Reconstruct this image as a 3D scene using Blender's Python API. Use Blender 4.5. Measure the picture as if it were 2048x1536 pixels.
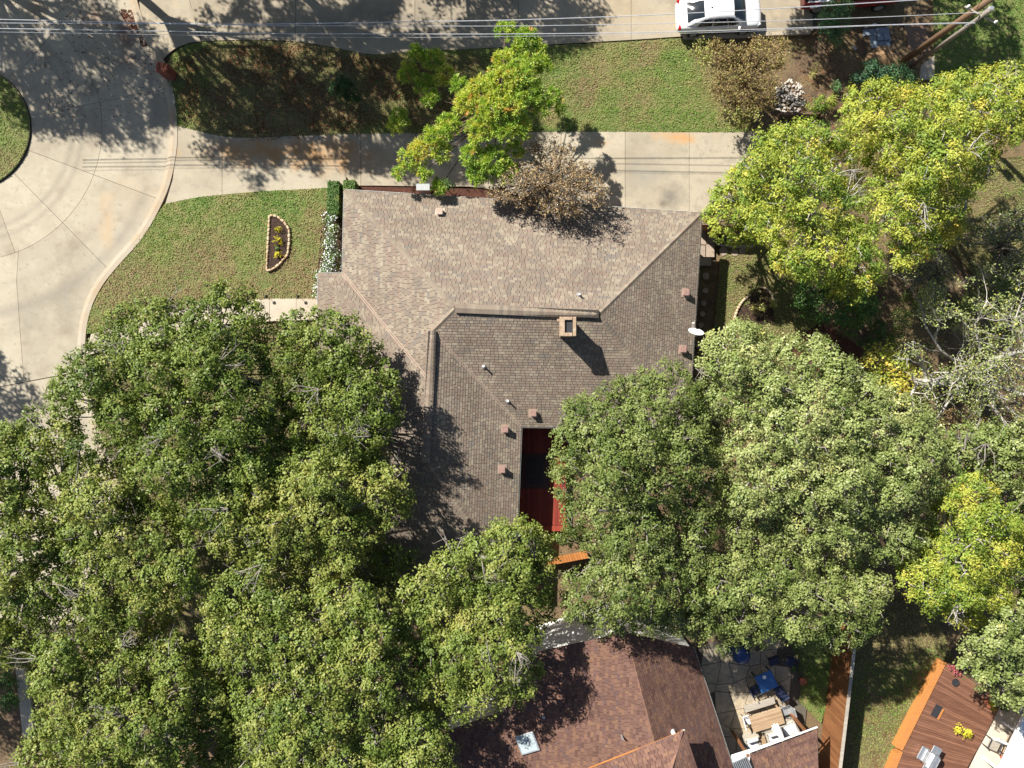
import bpy, bmesh, math, random
import numpy as np
from mathutils import Vector, Matrix

# ------------------------------------------------------------------ camera, sky, sun
for o in list(bpy.data.objects): bpy.data.objects.remove(o)
SC = bpy.context.scene
COL = SC.collection
H = 41.0            # drone height above the ground
S = 0.0287          # metres per photo pixel on the ground
def P(px, py, z=0.0):
    k = S * (H - z) / H
    return Vector(((px - 1024) * k, (768 - py) * k, z))
cam = bpy.data.cameras.new('camera'); camo = bpy.data.objects.new('camera', cam); COL.objects.link(camo)
camo.location = (0, 0, H); cam.sensor_width = 36; cam.lens = 36 * H / (2048 * S)
cam.clip_start = 0.1; cam.clip_end = 2000
SC.camera = camo
SUN_EL = math.radians(41); SUN_DX, SUN_DY = 0.72, -0.694     # direction the light travels on the ground
w = bpy.data.worlds.new('World'); SC.world = w; w.use_nodes = True
nt = w.node_tree; bg = nt.nodes['Background']
sky = nt.nodes.new('ShaderNodeTexSky'); sky.sky_type = 'NISHITA'; sky.sun_disc = False
sky.sun_elevation = SUN_EL; sky.sun_rotation = math.atan2(-SUN_DX, -SUN_DY)
nt.links.new(sky.outputs[0], bg.inputs[0]); bg.inputs[1].default_value = 0.05
sl = bpy.data.lights.new('sun', 'SUN'); sl.energy = 5.0; sl.angle = math.radians(0.53); sl.color = (1.0, 0.95, 0.86)
so = bpy.data.objects.new('sun', sl); COL.objects.link(so)
so.rotation_euler = Vector((SUN_DX * math.cos(SUN_EL), SUN_DY * math.cos(SUN_EL), -math.sin(SUN_EL))).to_track_quat('-Z', 'Y').to_euler()
so.location = (-30, 30, 45)
SC.view_settings.view_transform = 'Standard'; SC.view_settings.look = 'None'
SC.view_settings.exposure = 0.95; SC.view_settings.gamma = 1
SC.render.resolution_x = 1024; SC.render.resolution_y = 768

R = math.radians
random.seed(7)

# ------------------------------------------------------------------ helpers: objects
def tag(o, label=None, cat=None, group=None, kind=None):
    if label: o['label'] = label
    if cat: o['category'] = cat
    if group: o['group'] = group
    if kind: o['kind'] = kind
    return o
def empty(name, loc, label=None, cat=None, group=None, rz=0.0):
    o = bpy.data.objects.new(name, None); COL.objects.link(o); o.location = loc; o.rotation_euler[2] = rz
    o.empty_display_size = 0.2
    return tag(o, label, cat, group)
def link(name, me, parent=None, loc=None, rot=None):
    o = bpy.data.objects.new(name, me); COL.objects.link(o)
    if parent is not None: o.parent = parent
    if loc is not None: o.location = loc
    if rot is not None: o.rotation_euler = rot
    return o
def mesh(name, verts, faces, mat=None, smooth=False):
    me = bpy.data.meshes.new(name); me.from_pydata([tuple(v) for v in verts], [], faces); me.update()
    if mat: me.materials.append(mat)
    if smooth:
        me.polygons.foreach_set('use_smooth', [True] * len(me.polygons))
    return me
def obj(name, verts, faces, mat, parent=None, loc=None, smooth=False, rot=None):
    return link(name, mesh(name, verts, faces, mat, smooth), parent, loc, rot)
def copy_tree(o, parent=None):
    c = o.copy(); COL.objects.link(c); c.parent = parent
    for ch in o.children: copy_tree(ch, c)
    return c
class MB:
    """collects shapes into one mesh"""
    def __init__(s): s.v = []; s.f = []
    def add(s, v, f):
        b = len(s.v); s.v += [tuple(x) for x in v]; s.f += [tuple(i + b for i in q) for q in f]; return s
    def box(s, c, d, rz=0.0, tilt=None, bev=0.0):
        hx, hy, hz = d[0] / 2, d[1] / 2, d[2] / 2
        M = Matrix.Rotation(rz, 4, 'Z')
        if tilt: M = M @ Matrix.Rotation(tilt[0], 4, 'X') @ Matrix.Rotation(tilt[1], 4, 'Y')
        if bev <= 0:
            vs = [Vector((x, y, z)) for z in (-hz, hz) for x, y in ((-hx, -hy), (hx, -hy), (hx, hy), (-hx, hy))]
            fs = [(3, 2, 1, 0), (4, 5, 6, 7), (0, 1, 5, 4), (1, 2, 6, 5), (2, 3, 7, 6), (3, 0, 4, 7)]
        else:
            b = min(bev, hx * .9, hy * .9, hz * .9); vs = []; fs = []
            rings = [(-hz, b), (-hz + b, 0), (hz - b, 0), (hz, b)]
            for z, i in rings:
                x, y = hx - i, hy - i
                c2 = min(b, x * .5, y * .5)
                vs += [Vector(q + (z,)) for q in ((-x + c2, -y), (x - c2, -y), (x, -y + c2), (x, y - c2), (x - c2, y), (-x + c2, y), (-x, y - c2), (-x, -y + c2))]
            for r in range(3):
                for k in range(8): fs.append((r * 8 + k, r * 8 + (k + 1) % 8, r * 8 + 8 + (k + 1) % 8, r * 8 + 8 + k))
            fs.append(tuple(range(7, -1, -1))); fs.append(tuple(range(24, 32)))
        c = Vector(c)
        return s.add([M @ q + c for q in vs], fs)
    def prism(s, poly, z0, z1):
        n = len(poly)
        a = sum(poly[i][0] * poly[(i + 1) % n][1] - poly[(i + 1) % n][0] * poly[i][1] for i in range(n))
        if a < 0: poly = poly[::-1]
        v = [(p[0], p[1], z0) for p in poly] + [(p[0], p[1], z1) for p in poly]
        f = [tuple(range(n - 1, -1, -1)), tuple(range(n, 2 * n))] + [(i, (i + 1) % n, n + (i + 1) % n, n + i) for i in range(n)]
        return s.add(v, f)
    def tube(s, pts, rad, n=6, cap=True):
        pts = [Vector(p) for p in pts]
        if not hasattr(rad, '__len__'): rad = [rad] * len(pts)
        v = []; f = []
        for i, p in enumerate(pts):
            d = (pts[min(i + 1, len(pts) - 1)] - pts[max(i - 1, 0)])
            d = d.normalized() if d.length > 1e-9 else Vector((0, 0, 1))
            a = Vector((1, 0, 0)) if abs(d.x) < .7 else Vector((0, 1, 0))
            u = d.cross(a).normalized(); q = d.cross(u)
            for k in range(n):
                t = 2 * math.pi * k / n
                v.append(p + (u * math.cos(t) + q * math.sin(t)) * rad[i])
        for i in range(len(pts) - 1):
            for k in range(n): f.append((i * n + k, i * n + (k + 1) % n, (i + 1) * n + (k + 1) % n, (i + 1) * n + k))
        if cap:
            f.append(tuple(range(n - 1, -1, -1))); f.append(tuple(range((len(pts) - 1) * n, len(pts) * n)))
        return s.add(v, f)
    def lathe(s, prof, c=(0, 0, 0), n=16):
        v = []; f = []; m = len(prof)
        for r, z in prof:
            for k in range(n):
                t = 2 * math.pi * k / n; v.append((c[0] + r * math.cos(t), c[1] + r * math.sin(t), c[2] + z))
        for i in range(m - 1):
            for k in range(n): f.append((i * n + k, i * n + (k + 1) % n, (i + 1) * n + (k + 1) % n, (i + 1) * n + k))
        f.append(tuple(range(n - 1, -1, -1))); f.append(tuple(range((m - 1) * n, m * n)))
        return s.add(v, f)
    def build(s, name, mat, parent=None, loc=None, smooth=False, rot=None):
        return obj(name, s.v, s.f, mat, parent, loc, smooth, rot)
def W2(pts, z=0.0): return [tuple(P(x, y, z)[:2]) for x, y in pts]
def inset(poly, d):
    n = len(poly)
    a = sum(poly[i][0] * poly[(i + 1) % n][1] - poly[(i + 1) % n][0] * poly[i][1] for i in range(n))
    if a < 0: poly = poly[::-1]
    out = []
    for i in range(n):
        p0, p1, p2 = Vector(poly[i - 1][:2]), Vector(poly[i][:2]), Vector(poly[(i + 1) % n][:2])
        e1 = (p1 - p0); e2 = (p2 - p1)
        if e1.length < 1e-6 or e2.length < 1e-6: out.append(tuple(p1)); continue
        e1.normalize(); e2.normalize()
        n1 = Vector((-e1.y, e1.x)); n2 = Vector((-e2.y, e2.x)); m = n1 + n2
        k = max(0.35, m.dot(n1)) if m.length > 1e-6 else 1
        out.append(tuple(p1 + m * (d / k)))
    return out
def smooth_path(pts, n=6):
    """Catmull-Rom through pixel points"""
    out = []
    for i in range(len(pts) - 1):
        p0 = np.array(pts[max(i - 1, 0)], float); p1 = np.array(pts[i], float)
        p2 = np.array(pts[i + 1], float); p3 = np.array(pts[min(i + 2, len(pts) - 1)], float)
        for k in range(n):
            t = k / n
            out.append(tuple(.5 * (2 * p1 + (p2 - p0) * t + (2 * p0 - 5 * p1 + 4 * p2 - p3) * t * t + (3 * p1 - p0 - 3 * p2 + p3) * t ** 3)))
    out.append(tuple(pts[-1])); return out
def inside(poly, x, y):
    poly = np.asarray(poly, float); r = np.zeros(len(x), bool); n = len(poly); j = n - 1
    for i in range(n):
        xi, yi = poly[i][0], poly[i][1]; xj, yj = poly[j][0], poly[j][1]
        if yi != yj:
            c = ((yi > y) != (yj > y)) & (x < (xj - xi) * (y - yi) / (yj - yi) + xi); r ^= c
        j = i
    return r
def edge_dist(poly, x, y):
    d = np.full(len(x), 1e9); n = len(poly)
    for i in range(n):
        a = np.array(poly[i], float); b = np.array(poly[(i + 1) % n], float); ab = b - a
        t = np.clip(((x - a[0]) * ab[0] + (y - a[1]) * ab[1]) / max(ab.dot(ab), 1e-9), 0, 1)
        d = np.minimum(d, np.hypot(x - a[0] - t * ab[0], y - a[1] - t * ab[1]))
    return d
def vnoise(x, y, sc, seed=0):
    x = x / sc; y = y / sc; xi = np.floor(x).astype(np.int64); yi = np.floor(y).astype(np.int64)
    fx = x - xi; fy = y - yi; fx = fx * fx * (3 - 2 * fx); fy = fy * fy * (3 - 2 * fy)
    def h(a, b):
        n = (a * 374761393 + b * 668265263 + seed * 1442695041) & 0x7fffffff
        n = ((n ^ (n >> 13)) * 1274126177) & 0x7fffffff
        return ((n ^ (n >> 16)) & 0xffff) / 65535.0
    return (h(xi, yi) * (1 - fx) + h(xi + 1, yi) * fx) * (1 - fy) + (h(xi, yi + 1) * (1 - fx) + h(xi + 1, yi + 1) * fx) * fy

# ------------------------------------------------------------------ helpers: materials
def newmat(name):
    m = bpy.data.materials.new(name); m.use_nodes = True
    return m, m.node_tree, m.node_tree.nodes['Principled BSDF']
def plain(name, col, rough=.6, metal=0.0, spec=.5, var=.12, sc=6.0, bump=0.0):
    """a painted or moulded surface: slight mottling and dirt"""
    m, t, b = newmat(name); N = t.nodes.new; L = t.links.new
    g = N('ShaderNodeNewGeometry'); n = N('ShaderNodeTexNoise'); n.inputs['Scale'].default_value = sc; n.inputs['Detail'].default_value = 6
    L(g.outputs['Position'], n.inputs['Vector'])
    r = N('ShaderNodeValToRGB'); r.color_ramp.elements[0].position = .3; r.color_ramp.elements[1].position = .72
    r.color_ramp.elements[0].color = tuple(c * (1 - var) for c in col) + (1,); r.color_ramp.elements[1].color = tuple(min(1, c * (1 + var)) for c in col) + (1,)
    L(n.outputs['Fac'], r.inputs[0]); L(r.outputs[0], b.inputs['Base Color'])
    b.inputs['Roughness'].default_value = rough; b.inputs['Metallic'].default_value = metal; b.inputs['Specular IOR Level'].default_value = spec
    if bump:
        bp = N('ShaderNodeBump'); bp.inputs['Strength'].default_value = bump; bp.inputs['Distance'].default_value = .02
        L(n.outputs['Fac'], bp.inputs['Height']); L(bp.outputs[0], b.inputs['Normal'])
    return m
def layered(name, layers, rough=.85, bump=.3, bumpsc=30, stains=(), rings=(), bdist=.03):
    """layers: (scale, low, high, colour) - first is base colour; others mixed over by noise threshold
    stains: (px, py, rx_px, ry_px, colour, strength) soil and oil marks of their own shape"""
    m, t, b = newmat(name); N = t.nodes.new; L = t.links.new
    g = N('ShaderNodeNewGeometry'); cur = None
    for i, (sc, lo, hi, c) in enumerate(layers):
        if i == 0:
            rgb = N('ShaderNodeRGB'); rgb.outputs[0].default_value = tuple(c) + (1,); cur = rgb.outputs[0]; continue
        n = N('ShaderNodeTexNoise'); n.inputs['Scale'].default_value = sc; n.inputs['Detail'].default_value = 7; n.inputs['Roughness'].default_value = .62
        mp = N('ShaderNodeVectorMath'); mp.operation = 'ADD'; mp.inputs[1].default_value = (i * 17.3, i * 9.1, 0)
        L(g.outputs['Position'], mp.inputs[0]); L(mp.outputs[0], n.inputs['Vector'])
        r = N('ShaderNodeMapRange'); r.inputs['From Min'].default_value = lo; r.inputs['From Max'].default_value = hi
        L(n.outputs['Fac'], r.inputs['Value'])
        mx = N('ShaderNodeMix'); mx.data_type = 'RGBA'; L(r.outputs[0], mx.inputs[0]); L(cur, mx.inputs[6]); mx.inputs[7].default_value = tuple(c) + (1,)
        cur = mx.outputs[2]
    if stains or rings:
        nn = N('ShaderNodeTexNoise'); nn.inputs['Scale'].default_value = .9; nn.inputs['Detail'].default_value = 8; nn.inputs['Roughness'].default_value = .65
        L(g.outputs['Position'], nn.inputs['Vector'])
    for px, py, rx, ry, c, st in stains:
        p = P(px, py)
        s1 = N('ShaderNodeVectorMath'); s1.operation = 'SUBTRACT'; s1.inputs[1].default_value = (p.x, p.y, 0); L(g.outputs['Position'], s1.inputs[0])
        s2 = N('ShaderNodeVectorMath'); s2.operation = 'MULTIPLY'; s2.inputs[1].default_value = (1 / (rx * S), 1 / (ry * S), 0); L(s1.outputs[0], s2.inputs[0])
        ln = N('ShaderNodeVectorMath'); ln.operation = 'LENGTH'; L(s2.outputs[0], ln.inputs[0])
        ad = N('ShaderNodeMath'); ad.operation = 'MULTIPLY_ADD'; ad.inputs[1].default_value = 2.6; L(nn.outputs['Fac'], ad.inputs[0]); L(ln.outputs['Value'], ad.inputs[2])
        r = N('ShaderNodeMapRange'); r.inputs['From Min'].default_value = 2.35; r.inputs['From Max'].default_value = 1.35; r.inputs['To Max'].default_value = st
        L(ad.outputs[0], r.inputs['Value'])
        mx = N('ShaderNodeMix'); mx.data_type = 'RGBA'; L(r.outputs[0], mx.inputs[0]); L(cur, mx.inputs[6]); mx.inputs[7].default_value = tuple(c) + (1,)
        cur = mx.outputs[2]
    for px, py, rad, wid, c, st in rings:      # tyre wear round the island
        p = P(px, py)
        s1 = N('ShaderNodeVectorMath'); s1.operation = 'DISTANCE'; s1.inputs[1].default_value = (p.x, p.y, 0); L(g.outputs['Position'], s1.inputs[0])
        a = N('ShaderNodeMath'); a.operation = 'SUBTRACT'; a.inputs[1].default_value = rad * S; L(s1.outputs['Value'], a.inputs[0])
        a2 = N('ShaderNodeMath'); a2.operation = 'ABSOLUTE'; L(a.outputs[0], a2.inputs[0])
        r = N('ShaderNodeMapRange'); r.inputs['From Min'].default_value = wid * S; r.inputs['From Max'].default_value = 0; r.inputs['To Max'].default_value = st; L(a2.outputs[0], r.inputs['Value'])
        ml = N('ShaderNodeMath'); ml.operation = 'MULTIPLY'; L(r.outputs[0], ml.inputs[0]); L(nn.outputs['Fac'], ml.inputs[1])
        mx = N('ShaderNodeMix'); mx.data_type = 'RGBA'; L(ml.outputs[0], mx.inputs[0]); L(cur, mx.inputs[6]); mx.inputs[7].default_value = tuple(c) + (1,)
        cur = mx.outputs[2]
    oi = N('ShaderNodeObjectInfo'); rr = N('ShaderNodeMapRange'); rr.inputs['To Min'].default_value = .92; rr.inputs['To Max'].default_value = 1.07; L(oi.outputs['Random'], rr.inputs['Value'])
    mu = N('ShaderNodeVectorMath'); mu.operation = 'SCALE'; L(cur, mu.inputs[0]); L(rr.outputs[0], mu.inputs['Scale']); cur = mu.outputs[0]
    L(cur, b.inputs['Base Color']); b.inputs['Roughness'].default_value = rough; b.inputs['Specular IOR Level'].default_value = .3
    if bump:
        n = N('ShaderNodeTexNoise'); n.inputs['Scale'].default_value = bumpsc; n.inputs['Detail'].default_value = 8; L(g.outputs['Position'], n.inputs['Vector'])
        bp = N('ShaderNodeBump'); bp.inputs['Strength'].default_value = bump; bp.inputs['Distance'].default_value = bdist
        L(n.outputs['Fac'], bp.inputs['Height']); L(bp.outputs[0], b.inputs['Normal'])
    return m
def attr_mat(name, rough=.9, grain=40, gvar=.25, spec=.25, bump=.4):
    """colour comes from the piece's own 'col' attribute, with fine grain"""
    m, t, b = newmat(name); N = t.nodes.new; L = t.links.new
    a = N('ShaderNodeAttribute'); a.attribute_name = 'col'
    g = N('ShaderNodeNewGeometry'); n = N('ShaderNodeTexNoise'); n.inputs['Scale'].default_value = grain; n.inputs['Detail'].default_value = 6
    L(g.outputs['Position'], n.inputs['Vector'])
    n2 = N('ShaderNodeTexNoise'); n2.inputs['Scale'].default_value = .55; n2.inputs['Detail'].default_value = 5; L(g.outputs['Position'], n2.inputs['Vector'])
    r = N('ShaderNodeMapRange'); r.inputs['From Min'].default_value = .25; r.inputs['From Max'].default_value = .75
    r.inputs['To Min'].default_value = 1 - gvar; r.inputs['To Max'].default_value = 1 + gvar; L(n.outputs['Fac'], r.inputs['Value'])
    r2 = N('ShaderNodeMapRange'); r2.inputs['From Min'].default_value = .3; r2.inputs['From Max'].default_value = .7
    r2.inputs['To Min'].default_value = .84; r2.inputs['To Max'].default_value = 1.1; L(n2.outputs['Fac'], r2.inputs['Value'])
    k = N('ShaderNodeMath'); k.operation = 'MULTIPLY'; L(r.outputs[0], k.inputs[0]); L(r2.outputs[0], k.inputs[1])
    mu = N('ShaderNodeVectorMath'); mu.operation = 'SCALE'; L(a.outputs['Color'], mu.inputs[0]); L(k.outputs[0], mu.inputs['Scale'])
    L(mu.outputs[0], b.inputs['Base Color']); b.inputs['Roughness'].default_value = rough; b.inputs['Specular IOR Level'].default_value = spec
    bp = N('ShaderNodeBump'); bp.inputs['Strength'].default_value = bump; bp.inputs['Distance'].default_value = .01
    L(n.outputs['Fac'], bp.inputs['Height']); L(bp.outputs[0], b.inputs['Normal'])
    return m
def leaf_mat(name, cols, rough=.5, trans=.17, spec=.3):
    """cols: colours from tint 0 to 1"""
    m, t, b = newmat(name); N = t.nodes.new; L = t.links.new
    a = N('ShaderNodeAttribute'); a.attribute_name = 'tint'
    r = N('ShaderNodeValToRGB'); e = r.color_ramp.elements
    while len(e) < len(cols): e.new(.5)
    for i, c in enumerate(cols): e[i].position = i / (len(cols) - 1); e[i].color = tuple(c) + (1,)
    L(a.outputs['Fac'], r.inputs[0]); L(r.outputs[0], b.inputs['Base Color'])
    b.inputs['Roughness'].default_value = rough; b.inputs['Specular IOR Level'].default_value = spec
    tr = N('ShaderNodeBsdfTranslucent'); hs = N('ShaderNodeHueSaturation'); hs.inputs['Saturation'].default_value = 1.15; hs.inputs['Value'].default_value = 1.1
    L(r.outputs[0], hs.inputs['Color']); L(hs.outputs[0], tr.inputs[0])
    mx = N('ShaderNodeMixShader'); mx.inputs[0].default_value = trans
    L(b.outputs[0], mx.inputs[1]); L(tr.outputs[0], mx.inputs[2]); L(mx.outputs[0], t.nodes['Material Output'].inputs[0])
    return m
def wood(name, c1, c2, sc=(1.2, 14, 14), rough=.6, rz=0.0, spec=.4):
    m, t, b = newmat(name); N = t.nodes.new; L = t.links.new
    g = N('ShaderNodeNewGeometry'); mp = N('ShaderNodeMapping'); mp.vector_type = 'TEXTURE'
    mp.inputs['Rotation'].default_value = (0, 0, rz); mp.inputs['Scale'].default_value = (1 / sc[0], 1 / sc[1], 1 / sc[2])
    L(g.outputs['Position'], mp.inputs[0]); n = N('ShaderNodeTexNoise'); n.inputs['Scale'].default_value = 1; n.inputs['Detail'].default_value = 6
    L(mp.outputs[0], n.inputs['Vector'])
    oi = N('ShaderNodeObjectInfo'); ad = N('ShaderNodeMath'); ad.operation = 'MULTIPLY_ADD'; ad.inputs[1].default_value = .5; L(oi.outputs['Random'], ad.inputs[0]); L(n.outputs['Fac'], ad.inputs[2])
    r = N('ShaderNodeValToRGB'); r.color_ramp.elements[0].position = .45; r.color_ramp.elements[1].position = 1.0
    r.color_ramp.elements[0].color = tuple(c1) + (1,); r.color_ramp.elements[1].color = tuple(c2) + (1,)
    L(ad.outputs[0], r.inputs[0]); L(r.outputs[0], b.inputs['Base Color']); b.inputs['Roughness'].default_value = rough; b.inputs['Specular IOR Level'].default_value = spec
    bp = N('ShaderNodeBump'); bp.inputs['Strength'].default_value = .3; bp.inputs['Distance'].default_value = .01; L(n.outputs['Fac'], bp.inputs['Height']); L(bp.outputs[0], b.inputs['Normal'])
    return m
def brick_mat(name, c1, c2, mortar):
    m, t, b = newmat(name); N = t.nodes.new; L = t.links.new
    g = N('ShaderNodeTexCoord'); k = N('ShaderNodeTexBrick'); k.inputs['Color1'].default_value = tuple(c1) + (1,); k.inputs['Color2'].default_value = tuple(c2) + (1,)
    k.inputs['Mortar'].default_value = tuple(mortar) + (1,); k.inputs['Scale'].default_value = 4.5; k.inputs['Mortar Size'].default_value = .015
    mp = N('ShaderNodeMapping'); mp.inputs['Rotation'].default_value = (R(90), 0, 0); L(g.outputs['Object'], mp.inputs[0]); L(mp.outputs[0], k.inputs['Vector'])
    L(k.outputs['Color'], b.inputs['Base Color']); b.inputs['Roughness'].default_value = .9
    return m

ORANGE = (.50, .27, .10); OIL = (.12, .10, .08)
M = {}
M['soil'] = layered('soil_mat', [(1, 0, 0, (.13, .085, .052)), (.35, .42, .62, (.17, .125, .06)), (1.3, .5, .66, (.075, .05, .033)), (.7, .56, .72, (.10, .10, .035)), (14, .55, .7, (.23, .17, .10))], bump=.7, bumpsc=9, bdist=.06)
conc_layers = [(1, 0, 0, (0.403, 0.358, 0.274)), (0.28, 0.42, 0.68, (0.321, 0.279, 0.21)), (1.1, 0.55, 0.75, (0.441, 0.4, 0.312)), (0.55, 0.54, 0.7, (0.287, 0.246, 0.184)), (3.5, 0.56, 0.76, (0.259, 0.228, 0.171)), (22, 0.6, 0.74, (0.316, 0.279, 0.214))]
M['road'] = layered('road_concrete', conc_layers, bump=.12, bumpsc=45, stains=[
    (130, 600, 45, 70, (.22, .20, .16), .55), (60, 640, 60, 50, (.24, .22, .18), .45), (215, 445, 22, 70, (.45, .30, .16), .55), (270, 390, 60, 45, (.46, .36, .24), .45),
    (255, 75, 22, 60, (.12, .045, .03), .8), (190, 30, 30, 30, (.16, .07, .045), .6), (70, 20, 28, 40, (.26, .18, .11), .5)],
    rings=[(-60, 257, 372, 18, (.22, .20, .17), .9), (-60, 257, 205, 9, (.20, .18, .15), .75), (-60, 257, 225, 8, (.20, .18, .15), .7), (-60, 257, 320, 12, (.26, .23, .19), .5)])
M['drive'] = layered('drive_concrete', [(1, 0, 0, (0.412, 0.363, 0.274)), (0.3, 0.42, 0.66, (0.325, 0.279, 0.205)), (1.6, 0.52, 0.72, (0.287, 0.256, 0.201)), (7, 0.58, 0.76, (0.249, 0.223, 0.176)), (24, 0.6, 0.74, (0.336, 0.288, 0.223))], bump=.12, bumpsc=45, stains=[
    (540, 305, 190, 34, (.40, .22, .085), .85), (660, 315, 120, 40, (.36, .20, .08), .75), (400, 300, 30, 60, (.42, .36, .25), .5), (1350, 275, 70, 16, ORANGE, .8), (1340, 395, 40, 30, (.16, .15, .13), .75),
    (1328, 407, 13, 9, OIL, .95), (1290, 350, 60, 40, (.27, .26, .23), .5), (1200, 285, 30, 10, ORANGE, .4), (850, 300, 80, 30, (.25, .23, .20), .5)])
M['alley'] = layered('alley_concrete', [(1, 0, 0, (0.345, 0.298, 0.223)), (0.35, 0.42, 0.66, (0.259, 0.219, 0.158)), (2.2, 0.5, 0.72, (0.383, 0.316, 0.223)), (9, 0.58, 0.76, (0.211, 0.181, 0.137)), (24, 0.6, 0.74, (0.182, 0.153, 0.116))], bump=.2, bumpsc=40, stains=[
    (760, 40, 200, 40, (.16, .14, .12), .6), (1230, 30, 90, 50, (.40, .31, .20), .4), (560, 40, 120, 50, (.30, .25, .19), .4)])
M['curb'] = layered('curb_concrete', [(1, 0, 0, (0.391, 0.339, 0.265)), (0.5, 0.42, 0.72, (0.363, 0.265, 0.163)), (5, 0.55, 0.75, (0.419, 0.381, 0.316))], bump=.1, bumpsc=40)
M['walk'] = layered('walk_concrete', [(1, 0, 0, (0.446, 0.391, 0.307)), (0.7, 0.45, 0.7, (0.391, 0.335, 0.26)), (12, 0.58, 0.75, (0.353, 0.307, 0.242))], bump=.1, bumpsc=40)
M['joint'] = plain('joint_dark', (.10, .085, .065), .95)
M['turf'] = layered('turf', [(1, 0, 0, (.12, .155, .042)), (.5, .42, .62, (.18, .165, .065)), (1.8, .52, .7, (.23, .18, .085)), (9, .5, .7, (.08, .11, .03))], bump=.8, bumpsc=14, bdist=.05)
M['dryturf'] = layered('dry_turf', [(1, 0, 0, (.16, .125, .06)), (.5, .42, .62, (.10, .10, .035)), (1.8, .52, .7, (.10, .065, .035)), (9, .5, .7, (.20, .16, .09))], bump=.8, bumpsc=14, bdist=.05)
M['grass'] = leaf_mat('grass_blades', [(0.36, 0.27, 0.145), (0.34, 0.31, 0.125), (0.26, 0.33, 0.085), (0.18, 0.3, 0.06), (0.13, 0.26, 0.045)], rough=.6, trans=.25, spec=.25)
M['mulch'] = layered('mulch', [(1, 0, 0, (.045, .026, .018)), (6, .5, .7, (.10, .055, .035)), (18, .5, .7, (.02, .012, .01))], bump=1, bumpsc=16, bdist=.08)
M['redmulch'] = layered('red_mulch', [(1, 0, 0, (.09, .035, .022)), (6, .5, .7, (.15, .06, .035)), (18, .5, .7, (.03, .015, .01))], bump=1, bumpsc=16, bdist=.08)
M['stone'] = layered('edging_stone', [(1, 0, 0, (.50, .40, .27)), (4, .45, .65, (.40, .22, .10)), (9, .5, .7, (.62, .54, .42))], bump=.5, bumpsc=16)
M['flag'] = layered('flagstone', [(1, 0, 0, (.34, .27, .21)), (3, .45, .65, (.25, .20, .16)), (9, .5, .7, (.42, .34, .27))], bump=.4, bumpsc=14)
M['shingle'] = attr_mat('shingle_granules')
M['roofdeck'] = plain('roof_underlay', (.045, .036, .03), .95)
M['brickwall'] = brick_mat('brick_wall', (.30, .13, .085), (.24, .10, .07), (.42, .38, .33))
M['whitewall'] = plain('white_siding', (.74, .74, .72), .6, sc=3, var=.06)
M['gutter'] = plain('gutter_paint', (.50, .52, .48), .4, var=.1)
M['fascia'] = plain('fascia_paint', (.36, .33, .28), .6)
M['metal'] = plain('galvanised', (.52, .54, .56), .35, metal=.6)
M['steel'] = plain('stainless', (.60, .62, .64), .28, metal=.75)
M['ventred'] = plain('vent_brown_pink', (.27, .165, .14), .6, var=.25, sc=9)
M['venttan'] = plain('vent_tan', (.42, .32, .25), .55)
M['white'] = plain('white_paint', (.80, .80, .79), .35, var=.03)
M['cloth'] = plain('white_cloth', (.78, .78, .77), .9, var=.04, bump=.2)
M['dark'] = plain('dark_metal', (.03, .03, .033), .5)
M['black'] = plain('black_plastic', (.02, .02, .022), .45)
M['navy'] = plain('navy_sling', (.018, .028, .07), .7)
M['blue'] = plain('blue_table_paint', (.035, .13, .36), .45, var=.18, sc=9)
M['bluecover'] = plain('blue_vinyl_cover', (.02, .05, .16), .3)
M['deckred'] = wood('deck_red_stain', (.17, .026, .016), (.27, .045, .025), rz=R(90))
M['deckorange'] = wood('deck_orange_edge', (.36, .135, .035), (.47, .20, .06))
M['deckbrown'] = wood('deck_brown_stain', (.125, .055, .033), (.23, .11, .066), rz=R(-17))
M['fencewood'] = wood('cedar_picket', (.15, .062, .025), (.26, .115, .048), sc=(14, 14, 1.2))
M['weathered'] = wood('weathered_wood', (.28, .25, .21), (.42, .38, .32))
M['teak'] = wood('teak_table', (.30, .20, .12), (.42, .30, .19), rz=R(17))
M['polebrown'] = wood('pole_brown', (.14, .085, .05), (.22, .14, .085), rz=R(38))
M['polegrey'] = wood('pole_grey', (.20, .17, .14), (.33, .30, .26), rz=R(38))
M['bark'] = layered('bark_grey', [(1, 0, 0, (.26, .235, .205)), (3, .45, .62, (.16, .14, .12)), (12, .5, .7, (.36, .34, .31))], bump=.8, bumpsc=12)
M['barkpale'] = layered('bark_pale', [(1, 0, 0, (.40, .375, .34)), (3, .5, .68, (.27, .24, .21)), (12, .55, .75, (.50, .48, .45))], bump=.6, bumpsc=12)
M['barkbrown'] = layered('bark_brown', [(1, 0, 0, (.15, .10, .07)), (5, .45, .62, (.09, .06, .045))], bump=.8, bumpsc=12)
M['chimney'] = layered('chimney_stone', [(1, 0, 0, (.36, .27, .185)), (3, .45, .65, (.27, .175, .11)), (9, .5, .7, (.46, .38, .28))], bump=.4, bumpsc=12)
M['rug'] = plain('charcoal_rug', (.045, .042, .042), .95, sc=20, var=.3)
M['rugborder'] = plain('rug_border', (.075, .045, .04), .95, sc=20)
M['terracotta'] = plain('terracotta', (.40, .13, .07), .75)
M['patio'] = layered('patio_stone', [(1, 0, 0, (.36, .30, .22)), (.9, .45, .62, (.46, .37, .24)), (2.4, .5, .68, (.24, .215, .18)), (9, .55, .72, (.52, .46, .36))], bump=.4, bumpsc=10)
M['patioplain'] = layered('patio_concrete', [(1, 0, 0, (.62, .55, .45)), (1, .45, .7, (.54, .47, .37))], bump=.1)
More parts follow.
